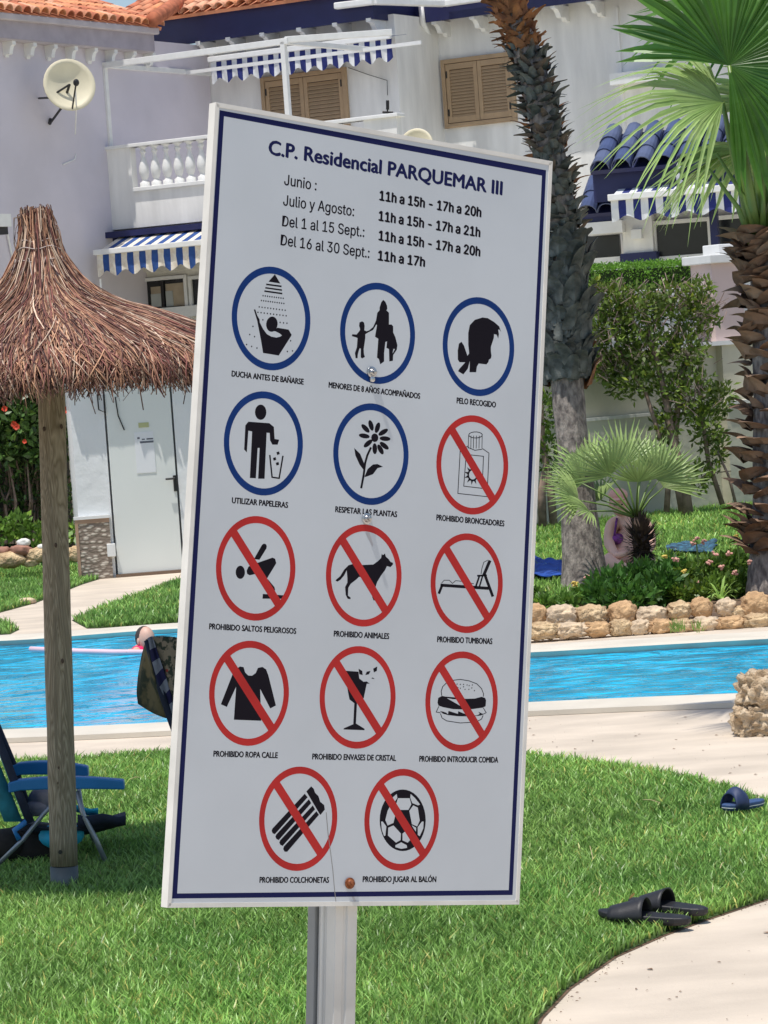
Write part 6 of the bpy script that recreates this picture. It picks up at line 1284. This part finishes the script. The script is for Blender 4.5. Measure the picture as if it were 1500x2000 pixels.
q = MB(); hcw = W(1208, 982, -.12); R3 = Matrix((rt, -fw_, u_)).transposed(); q.ell(hcw + u_ * .068, (.086, .098, .062), 18, 10, rot=R3); q.ell(hcw + u_ * .062 + fw_ * .10, (.060, .060, .009), 14, 6, rot=R3); q.build("cap", mat("coral_cap", (.80, .42, .34), .8, var=.1), wm, smooth=True)
M_pur = mat("purple_print_cloth", (.30, .07, .36), .8, col2=(.12, .02, .14), nscale=22); q = MB()
for x in (1206, 1246): q.ell(W(x, 1053, -.075), (.082, .062, .050), 14, 9)
q.bar(W(1192, 1058, -.06), W(1262, 1058, -.06), .03, .05); q.bar(W(1200, 1046, -.14), W(1205, 1012, -.07), .016, .012); q.bar(W(1250, 1046, -.14), W(1246, 1012, -.07), .016, .012); q.build("bikini_top", M_pur, wm, smooth=True)
q = MB(); q.ell(W(1228, 1096, -.02), (.185, .15, .06), 18, 9); q.build("bikini_bottom", M_pur, wm, smooth=True)
# towels and clothes on the far lawn
def cloth(name, cx, cy, w_, h_, m, lab, cat_, seed, par=None):
    r = random.Random(seed); g = []; 
    for i in range(15):
        row = []
        for j in range(21):
            x = cx + w_ * (j / 20 - .5) * (1 + .1 * sin(i * .8 + seed)); y = cy + h_ * (i / 14 - .5) + 2 * sin(j * .5 + seed); p = G(x, y, 0); z = .075 + .05 * noise.noise(Vector((p.x * 6, p.y * 2.2, seed))) + .03 * noise.noise(Vector((p.x * 14, p.y * 6, seed))); row.append(Vector((p.x, p.y, z)))
        g.append(row)
    o = sheet(name, g, m, None, .01); return tag(o, lab, cat_)
cloth("beach_towel", 1062, 1126, 82, 34, mat("royal_blue_towel", (.02, .09, .42), .9, col2=(.012, .05, .26), nscale=6), "royal blue towel crumpled on the far lawn between the board and the leaning palm", "towel", 3)
cloth("clothes_pile", 1352, 1084, 92, 18, mat("navy_checked_cloth", (.05, .16, .24), .9, col2=(.008, .015, .035), nscale=12), "dark navy clothes lying on the lawn behind the flowering bush", "clothes", 8)

# ================================================================== SANDALS
def sandal(name, toe, heel, lift, wd, m_sole, m_strap, lab, group=None, strap=(.10, .56), arch=.062, open_=False, line=None):
    toe = Vector(toe); heel = Vector(heel); L = (heel - toe).length; ax_ = (heel - toe).normalized(); sd_ = ax_.cross(Vector((0, 0, 1))).normalized(); up_ = sd_.cross(ax_).normalized()
    if up_.z < 0: up_ = -up_
    t = thing(name, lab, "sandal", (toe + heel) / 2, group); N_ = 24; out = []
    for k in range(N_):
        a = 2 * pi * k / N_; lx = .5 - .5 * cos(a); wv = sin(a) * wd / 2 * (1.08 - .28 * math.exp(-((lx - .6) / .18) ** 2) * 1 - .12 * lx)
        out.append((lx, wv))
    def pt(lx, wv, h): return toe + ax_ * (lx * L) + sd_ * wv + up_ * (h + lift + .012 * (lx > .7) * (lx - .7) + .03 * max(0, .12 - lx))
    q = MB(); hs = (0, .010, .024, .028); insets = (.92, 1.0, 1.0, .95)
    for h, s_ in zip(hs, insets): q.V += [pt(.5 + (lx - .5) * (s_ if s_ < 1 else 1), wv * s_, h) for lx, wv in out]
    for i in range(3): q.F += [(i * N_ + k, i * N_ + (k + 1) % N_, (i + 1) * N_ + (k + 1) % N_, (i + 1) * N_ + k) for k in range(N_)]; q.M += [0] * N_
    q.F += [tuple(range(N_))[::-1], tuple(3 * N_ + k for k in range(N_))]; q.M += [0, 0]
    so_ = q.build("sole", m_sole, t, bevel=.002)
    if line:
        q = MB(); q.V = [pt(.5 + (lx - .5) * 1.006, wv * 1.012, .011) for lx, wv in out] + [pt(.5 + (lx - .5) * 1.006, wv * 1.012, .014) for lx, wv in out]; q.F = [(k, (k + 1) % N_, N_ + (k + 1) % N_, N_ + k) for k in range(N_)]; q.M = [0] * N_; q.build("sole_line", line, so_)
    g = []
    for i in range(9):
        f = i / 8; lx = strap[0] + (strap[1] - strap[0]) * f; row = []; ar = arch * (.45 + .55 * f) if not open_ else arch * (.72 + .28 * sin(pi * f))
        for j in range(13):
            a = pi * j / 12; wv = cos(a) * wd / 2 * (1.05 if lx > .25 else .95) * (1.0 if not open_ else 1.02); row.append(pt(lx + (.05 * sin(a) if open_ else -.02 * sin(a)), wv, .006 + sin(a) ** .75 * ar))
        g.append(row)
    s2 = sheet("strap", g, m_strap, t, .005)
    return t, pt
M_slide = mat("black_rubber_slide", (.017, .017, .020), .5, var=.25, nscale=20, bump=.0006, bscale=160)
M_bsl = mat("blue_rubber_sole", (.035, .08, .20), .6, var=.15, nscale=20); M_bst = mat("navy_strap", (.018, .035, .10), .6, var=.2, nscale=20)
a, ptf = sandal("slide_sandal", G(1168, 1795, .04), G(1350, 1812, .012), .006, .115, M_slide, M_slide, "black slide sandal in front, its heel on the curved path", "pair of black slides on the lawn edge", strap=(.16, .53), arch=.075)
q = MB(); 
for k in range(6): c = ptf(.27 + .012 * k, -.045 + .009 * k, .072 - .0015 * abs(k - 3)); 
gd = MB(); p0 = ptf(.30, -.040, .066); p1 = ptf(.36, -.012, .0815); 
for k in range(6):
    c = p0.lerp(p1, k / 5); gd.bar(c, c + Vector((.006, 0, .010)), .004, .003)
gd.build("gold_mark", mat("gold_print", (.45, .27, .08), .4, metal=.4), a)
sandal("slide_sandal", G(1228, 1773, .045), G(1382, 1794, .018), .006, .115, M_slide, M_slide, "black slide sandal behind, half hidden by its partner", "pair of black slides on the lawn edge", strap=(.18, .50), arch=.072)
s0 = G(1413, 1588, .04); sandal("slide_sandal", s0, s0 + Vector((.18, .12, -.005)), .006, .10, M_bsl, M_bst, "single blue sandal with an open strap near the upper lawn edge", None, strap=(.12, .42), arch=.085, open_=True, line=M_white)
for o in bpy.data.objects:
    if '_root' in o: del o['_root']
